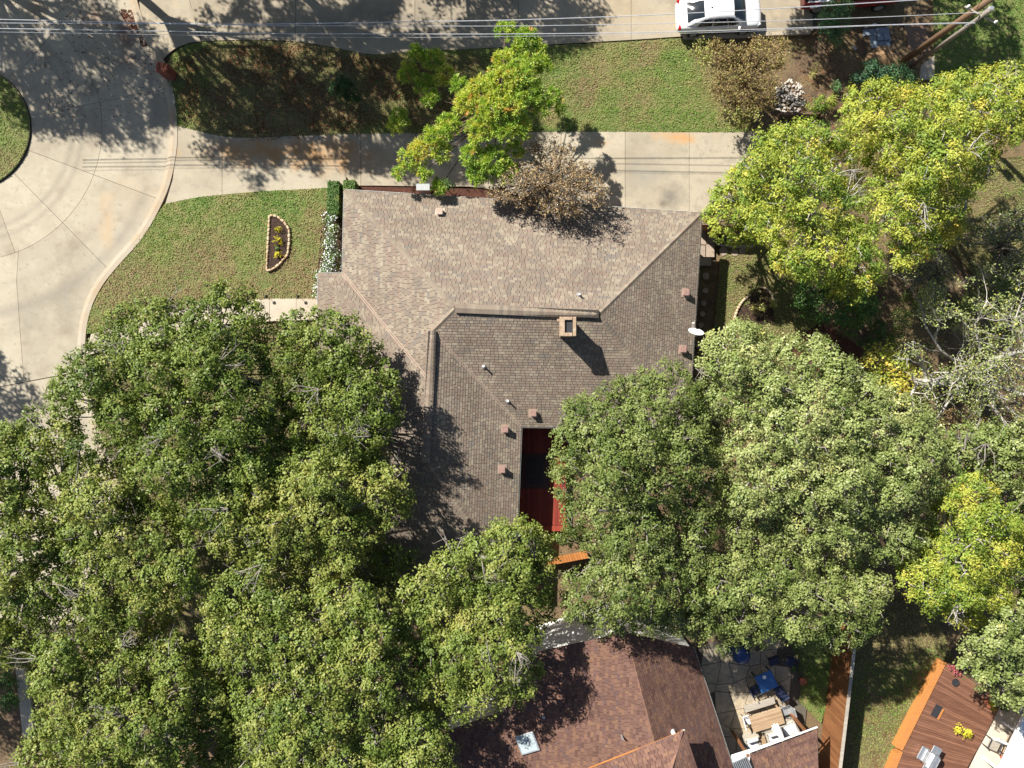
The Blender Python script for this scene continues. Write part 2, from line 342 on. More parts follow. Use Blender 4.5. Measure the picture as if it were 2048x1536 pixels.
M['dirt'] = layered('bare_dirt', [(1, 0, 0, (.30, .19, .10)), (2, .45, .65, (.24, .14, .07)), (8, .5, .7, (.36, .25, .14))], bump=.6, bumpsc=9)
M['bluestone'] = plain('blue_grey_tile', (.20, .24, .29), .6, var=.2)
M['rock'] = layered('white_rock', [(1, 0, 0, (.47, .43, .38)), (4, .5, .7, (.34, .30, .25))], bump=.5, bumpsc=9)
M['glass'] = plain('dark_glass', (.012, .018, .022), .06, spec=.8, var=.05)
M['skylight'] = plain('skylight_glass', (.36, .42, .44), .15, spec=.6, var=.15, sc=2)
M['carwhite'], _t, _b = newmat('car_white'); _b.inputs['Base Color'].default_value = (.78, .79, .80, 1); _b.inputs['Roughness'].default_value = .3; _b.inputs['Coat Weight'].default_value = .6; _b.inputs['Coat Roughness'].default_value = .05
M['carred'], _t, _b = newmat('truck_red'); _b.inputs['Base Color'].default_value = (.30, .015, .015, 1); _b.inputs['Roughness'].default_value = .3; _b.inputs['Coat Weight'].default_value = .5
M['tyre'] = plain('tyre_rubber', (.02, .02, .02), .85)
M['lampred'] = plain('tail_light', (.35, .01, .015), .2)
M['headlamp'] = plain('head_lamp', (.55, .58, .6), .1)
M['wire'] = plain('wire_alu', (.62, .64, .68), .35, metal=.3)
# foliage
M['oak'] = leaf_mat('oak_leaf', [(0.059, 0.106, 0.02), (0.118, 0.172, 0.029), (0.189, 0.244, 0.048), (0.298, 0.312, 0.079), (0.302, 0.28, 0.068)])
M['oakgrey'] = leaf_mat('live_oak_leaf', [(0.086, 0.144, 0.031), (0.166, 0.223, 0.054), (0.271, 0.322, 0.108), (0.398, 0.426, 0.167), (0.527, 0.421, 0.065)], rough=.4)
M['oakmid'] = leaf_mat('olive_oak_leaf', [(0.053, 0.091, 0.015), (0.113, 0.157, 0.034), (0.197, 0.243, 0.068), (0.308, 0.341, 0.115), (0.342, 0.338, 0.105)])
M['pecan'] = leaf_mat('pecan_leaf', [(0.101, 0.18, 0.033), (0.232, 0.331, 0.052), (0.41, 0.455, 0.071), (0.585, 0.529, 0.096), (0.708, 0.481, 0.093)], trans=.28)
M['pine'] = leaf_mat('pine_needle', [(0.123, 0.245, 0.05), (0.258, 0.421, 0.08), (0.466, 0.602, 0.118), (0.686, 0.683, 0.165), (0.783, 0.467, 0.159)], rough=.5, trans=.35)
M['dry'] = leaf_mat('dry_leaf', [(0.141, 0.109, 0.057), (0.264, 0.195, 0.103), (0.383, 0.265, 0.14), (0.506, 0.343, 0.181), (0.472, 0.405, 0.183)], rough=.6, trans=.2)
M['olive'] = leaf_mat('olive_leaf', [(0.19, 0.125, 0.065), (0.317, 0.213, 0.095), (0.382, 0.308, 0.116), (0.385, 0.385, 0.119), (0.355, 0.43, 0.104)], rough=.6, trans=.25)
M['shrub'] = leaf_mat('shrub_leaf', [(0.025, 0.069, 0.019), (0.044, 0.112, 0.025), (0.075, 0.163, 0.037), (0.125, 0.213, 0.05), (0.2, 0.25, 0.062)])
M['juniper'] = leaf_mat('juniper_leaf', [(0.024, 0.072, 0.036), (0.048, 0.12, 0.06), (0.072, 0.168, 0.072), (0.12, 0.228, 0.084), (0.192, 0.288, 0.096)])
M['petal'] = leaf_mat('white_petal', [(.66, .66, .70), (.82, .82, .84)], rough=.7, trans=.2, spec=.2)
M['yellow'] = leaf_mat('yellow_leaf', [(.30, .28, .02), (.65, .58, .04), (.75, .70, .08)], trans=.3)
M['pink'] = leaf_mat('pink_petal', [(.40, .05, .06), (.60, .20, .22)], trans=.2)
M['litter'] = leaf_mat('fallen_leaf', [(.10, .03, .018), (.18, .07, .03), (.26, .17, .08)], rough=.8, trans=0.0, spec=.2)

# ------------------------------------------------------------------ foliage machinery
def nrm(v): return v / np.maximum(np.linalg.norm(v, axis=1, keepdims=True), 1e-9)
def leaf_object(name, c, nor, ln, wd, tint, mat, parent=None, rng=None, axis=None, kind=None):
    """one mesh of leaf-sized faces: centre, facing, length, width, tint for each"""
    n = len(c); rng = rng or np.random.default_rng(1)
    nor = nrm(nor)
    a = rng.normal(size=(n, 3)) if axis is None else axis
    t = nrm(np.cross(nor, a)) if axis is None else nrm(axis)
    b = nrm(np.cross(nor, t))
    ln = np.broadcast_to(ln, n)[:, None]; wd = np.broadcast_to(wd, n)[:, None]
    v = np.empty((n, 4, 3)); k = .12 * ln * nor
    v[:, 0] = c - t * ln * .5 - k; v[:, 1] = c - b * wd * .5 + t * ln * .08; v[:, 2] = c + t * ln * .5 - k; v[:, 3] = c + b * wd * .5 + t * ln * .08
    me = bpy.data.meshes.new(name); me.vertices.add(n * 4); me.vertices.foreach_set('co', v.reshape(-1).astype(np.float32))
    me.loops.add(n * 4); me.loops.foreach_set('vertex_index', np.arange(n * 4, dtype=np.int32))
    me.polygons.add(n); me.polygons.foreach_set('loop_start', np.arange(0, n * 4, 4, dtype=np.int32))
    at = me.attributes.new('tint', 'FLOAT', 'POINT'); at.data.foreach_set('value', np.repeat(np.clip(tint, 0, 1), 4).astype(np.float32))
    me.materials.append(mat); me.update(calc_edges=True)
    o = link(name, me, parent)
    if kind: o['kind'] = kind
    return o
def pxw(px, py, z):
    k = S * (H - z) / H
    return np.stack([(px - 1024) * k, (768 - py) * k, z], 1)
def lobes_in(poly, ztop, zedge, lr, rng, spacing=.8, plan=False, jit=.5, amp=2.4):
    """crown lobes spread through a crown outline (photo pixels at crown height)"""
    poly = np.array(poly, float); x0, y0 = poly.min(0); x1, y1 = poly.max(0)
    k = 1 if plan else (H - (ztop + zedge) / 2) / H
    lp = lr / (S * k); pts = []
    area = (x1 - x0) * (y1 - y0); tries = int(area / (lp * lp) * 40) + 200
    X = rng.uniform(x0, x1, tries); Y = rng.uniform(y0, y1, tries)
    ins = inside(poly, X, Y); X = X[ins]; Y = Y[ins]; D = edge_dist(poly, X, Y)
    dm = max(D.max(), 1e-6); out = []
    for x, y, d in zip(X, Y, D):
        r = lr * rng.uniform(.72, 1.2)
        if d < .62 * r / (S * k): 
            r = max(lr * .42, d * S * k / .62)
            if d < .3 * lp: continue
        if all((x - q[0]) ** 2 + (y - q[1]) ** 2 > (spacing * lp * (.5 * (r + q[3]) / lr)) ** 2 for q in out):
            e = min(1, d / dm); z = zedge + (ztop - zedge) * math.sqrt(max(0, 1 - (1 - e) ** 2)) + rng.normal() * jit + amp * (float(vnoise(np.array([x]), np.array([y]), 105., 5)[0]) - .5)
            out.append((x, y, z, r))
    L = np.array(out)
    if plan: c = np.stack([(L[:, 0] - 1024) * S, (768 - L[:, 1]) * S, L[:, 2]], 1)
    else: c = pxw(L[:, 0], L[:, 1], L[:, 2])
    return c, L[:, 3]
def crown_leaves(c, r, rng, clumps, per, csize, ln, wd, tint, tvar, flat=.72, low=-.35, spread=.62):
    C = []; Nn = []; T = []
    for i in range(len(c)):
        m = max(6, int(clumps * (r[i] / 1.1) ** 2))
        d = nrm(rng.normal(size=(m, 3))); d[:, 2] = np.where(d[:, 2] < low, -d[:, 2], d[:, 2])
        rad = r[i] * (1 - .45 * rng.random(m) ** 2)
        cc = c[i] + d * rad[:, None] * np.array([1, 1, flat])
        lt = tint + rng.normal() * tvar * .6
        k = rng.integers(int(per * .6), int(per * 1.4) + 1, m)
        idx = np.repeat(np.arange(m), k); n = len(idx)
        off = rng.normal(size=(n, 3)) * csize * np.array([1, 1, .7])
        ct = rng.normal(size=m) * tvar * .6
        C.append(cc[idx] + off); Nn.append(d[idx] * 1.0 + nrm(off) * .35 + np.array([0, 0, .35]) + rng.normal(size=(n, 3)) * spread * .72)
        T.append(lt + ct[idx] + rng.normal(size=n) * tvar * .5)
    C = np.concatenate(C); n = len(C)
    s = rng.uniform(.7, 1.25, n)
    return C, np.concatenate(Nn), ln * s, wd * s, np.concatenate(T)
def trunk_mesh(base, c, r, rng, tr=.28, fork=.42, nl=9, twigs=2, bare=0, zt=None):
    """tapered trunk, limbs to the lobes, twigs inside them; bare dead twigs poke out of the top"""
    mb = MB(); top = c[:, 2].max(); base = Vector(base)
    cen = c.mean(0); fz = max(1.6, (cen[2] - base.z) * fork)
    f = Vector((base.x * .6 + cen[0] * .4, base.y * .6 + cen[1] * .4, base.z + fz))
    mid = base.lerp(f, .5) + Vector((rng.normal() * .1, rng.normal() * .1, 0))
    mb.tube([base + Vector((0, 0, -.1)), base + Vector((0, 0, .25)), mid, f], [tr * 1.6, tr * 1.1, tr * .95, tr * .85], 9)
    idx = rng.permutation(len(c)); hubs = idx[:min(nl, len(c))]
    hp = []
    for h in hubs:
        e = Vector(c[h]) + Vector((0, 0, -r[h] * .35)); m1 = f.lerp(e, .45) + Vector((rng.normal() * .3, rng.normal() * .3, .35))
        mb.tube([f - Vector((0, 0, .15)), m1, e], [tr * .6, tr * .36, tr * .13], 6); hp.append((m1, e))
    for i in range(len(c)):
        q = Vector(c[i]); b = min(hp, key=lambda t: (t[0] - q).length)
        if i not in hubs:
            m1 = b[0].lerp(q, .5) + Vector((rng.normal() * .2, rng.normal() * .2, .1))
            mb.tube([b[0], m1, q], [tr * .22, tr * .15, .025], 5)
        for _ in range(twigs):
            d = Vector(rng.normal(size=3)); d.z = abs(d.z) * .8; d.normalize(); e = q + d * r[i] * .95
            mb.tube([q, q.lerp(e, .55) + Vector(rng.normal(size=3)) * .08, e], [.03, .02, .009], 4, cap=False)
    for i in rng.choice(len(c), min(bare, len(c)), replace=False) if bare else []:
        q = Vector(c[i]) + Vector((0, 0, r[i] * .5)); az = rng.uniform(0, 6.28)
        for k in range(rng.integers(3, 7)):
            a = az + rng.normal() * .5; d = Vector((math.cos(a), math.sin(a), rng.uniform(.05, .45))); l = rng.uniform(.6, 1.5)
            e = q + d * l; m1 = q + d * l * .5 + Vector(rng.normal(size=3)) * .12
            mb.tube([q, m1, e], [.034, .024, .008], 4, cap=False)
            for _ in range(3):
                s0 = m1.lerp(e, rng.uniform(0, .8)); e2 = s0 + Vector((rng.normal() * .3, rng.normal() * .3, .15))
                mb.tube([s0, e2], [.014, .006], 3, cap=False)
    return mb
def tree(name, label, poly=None, ztop=9, zedge=6, base=None, lr=1.1, mat='oak', bark='bark', tint=.4, tvar=.14, clumps=26, per=26, csize=.17,
         ln=.15, wd=.095, seed=1, group=None, bare=0, lobes=None, plan=False, tr=.28, spacing=.8, flat=.72, cat='tree', nl=9, twigs=2, spread=.62, low=-.35, extra=None, amp=2.4):
    rng = np.random.default_rng(seed)
    if lobes is None: c, r = lobes_in(poly, ztop, zedge, lr, rng, spacing, plan, amp=amp)
    else:
        L = np.array(lobes, float); c = pxw(L[:, 0], L[:, 1], L[:, 3]); r = L[:, 2]
    if base is None: b = Vector((c[:, 0].mean(), c[:, 1].mean(), 0))
    else: b = P(*base)
    root = empty(name, b, label, cat, group)
    mb = trunk_mesh((0, 0, 0), c - np.array(b), r, rng, tr, nl=nl, twigs=twigs, bare=bare)
    mb.build('trunk', M[bark], root, smooth=True)
    C, Nn, l, w_, T = crown_leaves(c - np.array(b), r, rng, clumps, per, csize, ln, wd, tint, tvar, flat, low, spread)
    if extra is not None: T = T + extra(C + np.array(b))
    leaf_object('crown', C, Nn, l, w_, T, M[mat], root, rng)
    return root

# ------------------------------------------------------------------ the setting: ground, concrete, lawns
def sheet(name, poly_px, z, mat, kind='structure', thick=.25):
    o = MB().prism(W2(poly_px), z - thick, z).build(name, mat); o['kind'] = kind; return o
g = obj('ground', [(-300, -300, -.1), (300, -300, -.1), (300, 300, -.1), (-300, 300, -.1)], [(0, 1, 2, 3)], M['soil']); g['kind'] = 'structure'
IC = (-60, 257)
def pol(r, a): return (IC[0] + r * math.cos(R(a)), IC[1] + r * math.sin(R(a)))      # pixel angle, y down
curb_px = smooth_path([(255, -60), (283, 40), (312, 95), (335, 150), (347, 200), (352, 260), (349, 310), (336, 370), (312, 425), (280, 478), (238, 525), (205, 566), (182, 610), (170, 660), (168, 720), (178, 790), (200, 870), (228, 950), (262, 1040)], 5)
curb_xy = np.array(curb_px); cang = np.degrees(np.arctan2(curb_xy[:, 1] - IC[1], curb_xy[:, 0] - IC[0])); crad = np.hypot(curb_xy[:, 0] - IC[0], curb_xy[:, 1] - IC[1])
oo = np.argsort(cang)
def curbr(a): return float(np.interp(a, cang[oo], crad[oo]))
road = sheet('road', [(-600, -400), (250, -400)] + [(x - 3, y) for x, y in curb_px] + [(262, 1300), (-600, 1300)], -.045, M['joint'])
SLABS = []
def slab(parent, poly_px, z, mat, gap=.010, name='slab', thick=.12, z0=None):
    o = MB().prism(inset(W2(poly_px), gap), z - thick, z).build(name, mat, parent); SLABS.append(o); return o
angs = [-100, -49, -11.5, 20.5, 45.5, 70, 100]
for a0, a1 in zip(angs[:-1], angs[1:]):
    st = np.linspace(a0, a1, 14)
    slab(road, [pol(123, a) for a in st] + [pol(264, a) for a in st[::-1]], 0, M['road'])
    if a1 <= 46:
        out = [pol(min(curbr(a), 640), a) for a in st] if a0 > -60 else [pol(264 + 330, a) for a in st]
        if a0 <= -60: out = [pol(264, a) for a in st[::-1]]; out = [pol(700, -100), pol(700, -60), (225, -140), (262, -40), pol(curbr(-49), -49)]; slab(road, [pol(264, a) for a in st[::-1]] + out, 0, M['road']); continue
        slab(road, out[::-1] + [pol(264, a) for a in st], 0, M['road'])
c2 = [p for p, a_ in zip(curb_px, cang) if p[1] > 400 and a_ > 45.6]
mid_y = 741
lo = [p for p in c2 if p[1] <= mid_y]; hi = [p for p in c2 if p[1] >= mid_y]
slab(road, [pol(264, a) for a in np.linspace(45.5, 68.5, 8)] + [(33, 562), (40, 660), (48, 764)] + [(169, mid_y)] + lo[::-1] + [pol(curbr(45.5), 45.5)], 0, M['road'])
slab(road, [pol(264, a) for a in np.linspace(68.5, 100, 10)] + [(-250, 640), (-200, 812), (48, 764), (40, 660), (33, 562)], 0, M['road'])
slab(road, [(-400, 850), (48, 765), (170, 742)] + hi + [(262, 1250), (-400, 1250)], 0, M['road'])
def strip(name, path_px, w_in, w_out, z0, z1, mat, kind='structure', crown=.0):
    p = np.array(path_px, float); t = np.gradient(p, axis=0); t /= np.linalg.norm(t, axis=1, keepdims=True); nn = np.stack([-t[:, 1], t[:, 0]], 1)
    v = []; f = []
    for i in range(len(p)):
        for off, z in ((-w_in, z0), (-w_in, z1 - .05), (-w_in * .4, z1), (w_out, z1), (w_out, z0)):
            q = p[i] + nn[i] * off; v.append(P(q[0], q[1]) + Vector((0, 0, z)))
    for i in range(len(p) - 1):
        for k in range(4): f.append((i * 5 + k, i * 5 + 5 + k, i * 5 + 6 + k, i * 5 + 1 + k))
    o = obj(name, v, f, mat, smooth=False); o['kind'] = kind; return o
strip('curb', curb_px, -12, -4, -.06, .085, M['curb'])
isl = [pol(124, a) for a in np.linspace(-90, 90, 40)]
strip('curb', isl, -5, 6, -.06, .10, M['curb'])
# driveway to the garage (bottom of the lawn) and the alley drive along the top
drv_top = smooth_path([(355, 252), (400, 263), (440, 272), (490, 276), (600, 272), (722, 268), (900, 266), (1060, 264), (1245, 264), (1440, 265), (1520, 262)], 4)
drv_bot = smooth_path([(331, 409), (400, 395), (520, 384), (655, 377), (722, 372), (870, 374), (960, 376), (1100, 404), (1245, 420), (1404, 428), (1415, 432)], 4)
dtop = np.array(drv_top); dbot = np.array(drv_bot)
ty = lambda x: float(np.interp(x, dtop[:, 0], dtop[:, 1])); by = lambda x: float(np.interp(x, dbot[:, 0], dbot[:, 1]))
drv = sheet('driveway', drv_top + [(1520, 330), (1440, 420), (1415, 432)] + drv_bot[::-1][1:] + [(346, 360), (353, 300)], .0, M['joint'], thick=.1)
dj = [331, 445, 722, 900, 1122, 1250, 1378, 1520]
for k, (a, b) in enumerate(zip(dj[:-1], dj[1:])):
    xs = np.linspace(max(a, 355), b, 12); xb = np.linspace(a, min(b, 1415), 12)
    extra = [(1520, 330), (1440, 420)] if b == 1520 else []
    first = [(346, 360), (353, 300)] if k == 0 else []
    slab(drv, [(x, ty(x)) for x in xs] + extra + [(x, by(x)) for x in xb[::-1]] + first, .06, M['drive'])
al_bot = smooth_path([(322, 125), (345, 102), (370, 90), (400, 84), (500, 81), (590, 84), (680, 98), (740, 110), (800, 106), (900, 101), (1035, 94), (1100, 90), (1260, 81), (1365, 74), (1460, 70), (1620, 62)], 4)
ab = np.array(al_bot); ay = lambda x: float(np.interp(x, ab[:, 0], ab[:, 1]))
alley = sheet('alley_drive', [(258, -200), (283, 30), (313, 90)] + al_bot + [(1640, 55), (1700, -200)], .0, M['joint'], thick=.1)
aj = [280, 402, 592, 830, 1037, 1262, 1420, 1625]
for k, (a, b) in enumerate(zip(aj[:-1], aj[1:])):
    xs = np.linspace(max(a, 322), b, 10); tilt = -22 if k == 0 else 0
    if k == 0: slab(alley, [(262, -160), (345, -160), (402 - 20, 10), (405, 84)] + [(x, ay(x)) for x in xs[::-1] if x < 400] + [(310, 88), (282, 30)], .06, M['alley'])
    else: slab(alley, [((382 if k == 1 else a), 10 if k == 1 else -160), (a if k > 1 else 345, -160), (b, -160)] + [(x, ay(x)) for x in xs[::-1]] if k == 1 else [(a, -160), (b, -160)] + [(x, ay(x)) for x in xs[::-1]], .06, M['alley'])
strip('curb', al_bot[52:], -1, 7, -.06, .14, M['curb'])
# front walk
walk = sheet('front_walk', [(183, 668), (260, 648), (330, 628), (430, 603), (540, 597), (655, 597), (655, 640), (560, 642), (430, 650), (330, 668), (200, 706), (172, 712)], .0, M['joint'], thick=.1)
wk_t = [(183, 668), (260, 648), (330, 628), (430, 603), (540, 597), (593, 597), (655, 597)]; wk_b = [(172, 712), (250, 690), (330, 668), (430, 650), (540, 643), (593, 641), (655, 640)]
for i in range(6): slab(walk, [wk_t[i], wk_t[i + 1], wk_b[i + 1], wk_b[i]], .07, M['walk'])

def lawn(name, poly_px, tint=.55, tvar=.08, dens=330, seed=3, mat='turf', z=.05, patch=.35, browns=(), size=.075):
    wp_ = inset(W2(poly_px), -.09); sh = MB().prism(wp_, z - .25, z).build(name, M[mat]); sh['kind'] = 'structure'
    rng = np.random.default_rng(seed); w2 = np.array(wp_); x0, y0 = w2.min(0); x1, y1 = w2.max(0)
    n = int((x1 - x0) * (y1 - y0) * dens); x = rng.uniform(x0, x1, n); y = rng.uniform(y0, y1, n)
    k = inside(w2, x, y); x = x[k]; y = y[k]; n = len(x)
    nz = vnoise(x, y, 3.2, seed + 2) * .4 + vnoise(x, y, 1.1, seed) * .4 + vnoise(x, y, .4, seed + 5) * .3 - .05
    lum = vnoise(x, y, .28, seed + 9)
    keep = rng.random(n) < .35 + .9 * lum; x = x[keep]; y = y[keep]; nz = nz[keep]; lum = lum[keep]; n = len(x)
    t = tint + (nz - .5) * patch * 2 + rng.normal(size=n) * tvar + .05 * np.sign(np.sin(y * 2 * math.pi / 1.1 + .08 * x))
    for px, py, r, s in browns:
        q = P(px, py); t -= 1.3 * s * np.exp(-((x - q.x) ** 2 + (y - q.y) ** 2) / (r * S) ** 2)
    c = np.stack([x, y, z + .012 + .035 * lum + rng.uniform(0, .02, n)], 1)
    nor = rng.normal(size=(n, 3)) * .42 + np.array([0, 0, .9])
    s = rng.uniform(.6, 1.3, n) * size
    leaf_object('grass', c, nor, s * 1.25, s * .55, t, M['grass'], sh, rng, kind='stuff')
    return sh
top_lawn = [(335, 142), (347, 112), (372, 95), (405, 88), (500, 85), (590, 88), (680, 102), (740, 114), (800, 110), (900, 105), (1035, 98), (1100, 95), (1260, 87), (1365, 80), (1440, 78), (1480, 130), (1500, 200), (1495, 262), (1245, 261), (1060, 261), (900, 263), (722, 265), (600, 269), (490, 273), (440, 269), (400, 260), (357, 249), (352, 200)]
lawn('lawn', top_lawn, .62, patch=.55, seed=3, dens=420, browns=[(1170, 190, 28, .5), (1300, 105, 25, .4), (1290, 200, 60, .25), (720, 90, 200, .5), (560, 110, 150, .5), (480, 240, 140, .45), (1200, 105, 60, .25), (1480, 170, 55, .8), (1430, 110, 40, .4)])
front_lawn = [(332, 411), (400, 397), (520, 386), (652, 379), (650, 440), (640, 530), (632, 595), (540, 595), (430, 601), (330, 624), (260, 645), (177, 664), (184, 625), (202, 588), (229, 546), (271, 498), (303, 453)]
lawn('lawn', front_lawn, .56, seed=4, dens=420, patch=.62, browns=[(430, 560, 90, .5), (300, 620, 80, .55), (600, 560, 60, .5), (640, 430, 40, .35), (400, 500, 50, .3), (520, 590, 60, .35), (260, 590, 60, .4)])
lawn('lawn', [pol(118, a) for a in np.linspace(-89, 89, 40)], .66, seed=5, z=.12, browns=[(10, 330, 45, .5)])
lawn('lawn', [(1868, -60), (2200, -60), (2200, 260), (1880, 260), (1872, 140)], .85, seed=6, dens=300, patch=.25)
lawn('lawn', [(1445, 470), (1560, 480), (1640, 640), (1560, 700), (1420, 760), (1440, 560)], .42, seed=8, dens=300, mat='dryturf', patch=.4)
lawn('lawn', [(1700, 1210), (1860, 1200), (1905, 1330), (1800, 1510), (1790, 1640), (1660, 1640), (1690, 1420)], .48, seed=9, dens=330, mat='dryturf', patch=.35, browns=[(1800, 1230, 80, .3), (1770, 1420, 60, -.1), (1830, 1340, 35, -.35)])
lawn('lawn', [(1575, 1270), (1690, 1260), (1665, 1360), (1640, 1440), (1600, 1400), (1610, 1340)], .8, seed=10, dens=300, patch=.3)
lawn('lawn', [(1900, 330), (2200, 300), (2200, 560), (1960, 560), (1880, 470)], .3, seed=11, dens=260, mat='dryturf')
# verge on the left under the oaks
lawn('lawn', [(190, 715), (330, 675), (560, 650), (632, 650), (630, 1150), (700, 1300), (300, 1500), (80, 1500), (180, 1250), (270, 1050), (230, 930), (200, 850), (185, 780)], .35, seed=12, dens=120, mat='dryturf')
sheet('pavement', [(28, 1300), (50, 1300), (72, 1480), (48, 1480)], .06, M['walk'])
sheet('planting_bed', [(684, 373), (870, 376), (960, 378), (1000, 384), (1000, 420), (690, 420)], .05, M['redmulch'])
sheet('planting_bed', [(646, 420), (690, 400), (690, 560), (630, 600), (634, 560)], .055, M['mulch'])

# scattered fallen leaves (nobody could count them)
def litter(name, poly_px, n, seed, z=.07, size=.06, tint=.3):
    rng = np.random.default_rng(seed); w2 = np.array(W2(poly_px)); x0, y0 = w2.min(0); x1, y1 = w2.max(0)
    x = rng.uniform(x0, x1, n * 3); y = rng.uniform(y0, y1, n * 3); k = inside(w2, x, y); x = x[k]; y = y[k]
    k = rng.random(len(x)) < vnoise(x, y, .8, seed) ** 2.2 * 2.2; x = x[k][:n]; y = y[k][:n]; n = len(x)
    c = np.stack([x, y, np.full(n, z) + rng.uniform(.012, .03, n)], 1); nor = rng.normal(size=(n, 3)) * .3 + np.array([0, 0, 1.])
    s = rng.uniform(.5, 1.5, n) * size
    o = leaf_object(name, c, nor, s, s * .7, tint + rng.normal(size=n) * .25, M['litter'], rng=rng)
    return tag(o, None, None, None, 'stuff')
tag(litter('fallen_leaves', [(20, 0), (270, 0), (340, 160), (345, 230), (80, 240), (60, 140)], 650, 1, z=.0, size=.075, tint=.15), 'brown leaves strewn over the shaded concrete turnaround', 'leaves')
tag(litter('fallen_leaves', [(236, 20), (262, 20), (300, 92), (285, 95)], 420, 2, z=.0, size=.10, tint=.05), 'dark red leaves swept against the curb at upper left', 'leaves')
tag(litter('fallen_leaves', [(500, 268), (760, 262), (1000, 262), (1000, 275), (760, 276), (500, 282)], 420, 3, z=.06, size=.07, tint=.15), 'red leaves along the driveway edge under the pine', 'leaves')
tag(litter('fallen_leaves', [(345, 130), (420, 92), (600, 92), (760, 118), (960, 110), (1000, 180), (900, 258), (500, 268), (365, 245)], 9000, 6, z=.085, size=.07, tint=.35), 'red brown leaves spread over the shaded half of the lawn', 'leaves')
tag(litter('fallen_leaves', [(1560, 60), (1800, 60), (1850, 260), (1600, 300)], 1500, 4, z=-.1, size=.10, tint=.7), 'dry leaves over the bare dirt yard at upper right', 'leaves')
tag(litter('fallen_leaves', [(1690, 1400), (1830, 1380), (1790, 1536), (1670, 1536)], 1100, 5, z=.10, size=.06, tint=.8), 'pale fallen leaves on the grass beside the long fence', 'leaves')

# ------------------------------------------------------------------ shingled roofs
def clip_rect(poly, x0, x1, y0, y1):
    def cl(ps, f, inter):
        out = []
        for i in range(len(ps)):
            a, b = ps[i - 1], ps[i]; fa, fb = f(a), f(b)
            if fb:
                if not fa: out.append(inter(a, b))
                out.append(b)
            elif fa: out.append(inter(a, b))
        return out
    def ix(c): return lambda a, b: (c, a[1] + (b[1] - a[1]) * (c - a[0]) / (b[0] - a[0]))
    def iy(c): return lambda a, b: (a[0] + (b[0] - a[0]) * (c - a[1]) / (b[1] - a[1]), c)
    for f, i in ((lambda p: p[0] >= x0, ix(x0)), (lambda p: p[0] <= x1, ix(x1)), (lambda p: p[1] >= y0, iy(y0)), (lambda p: p[1] <= y1, iy(y1))):
        if len(poly) < 3: return []
        poly = cl(poly, f, i)
    return poly
def frame(pts):
    n = Vector((0, 0, 0))
    for i in range(len(pts)):
        a, b = pts[i], pts[(i + 1) % len(pts)]; n += Vector(((a.y - b.y) * (a.z + b.z), (a.z - b.z) * (a.x + b.x), (a.x - b.x) * (a.y + b.y)))
    n.normalize()
    if n.z < 0: n = -n
    u = pts[1] - pts[0]; u = (u - n * u.dot(n)).normalized(); v = n.cross(u)
    if v.z < 0: u = -u; v = -v
    c = sum(pts, Vector()) / len(pts); o = pts[0] - n * (pts[0] - c).dot(n)
    return o, u, v, n
WID = (.19, .25, .32)
def add_col(me, cols):
    at = me.attributes.new('col', 'FLOAT_COLOR', 'POINT'); at.data.foreach_set('color', np.array(cols, np.float32).reshape(-1))
def shingle_mesh(wd, ch, col, mat):
    g_ = .009; v = [(g_, 0, .022), (wd - g_, 0, .022), (wd - g_, ch, .006), (g_, ch, .006), (g_, 0, 0), (wd - g_, 0, 0), (wd - g_, ch, -.004), (g_, ch, -.004)]
    me = mesh('shingle', v, [(0, 1, 2, 3), (4, 5, 1, 0), (5, 6, 2, 1), (7, 4, 0, 3)], mat); add_col(me, [tuple(col) + (1,)] * 8); return me
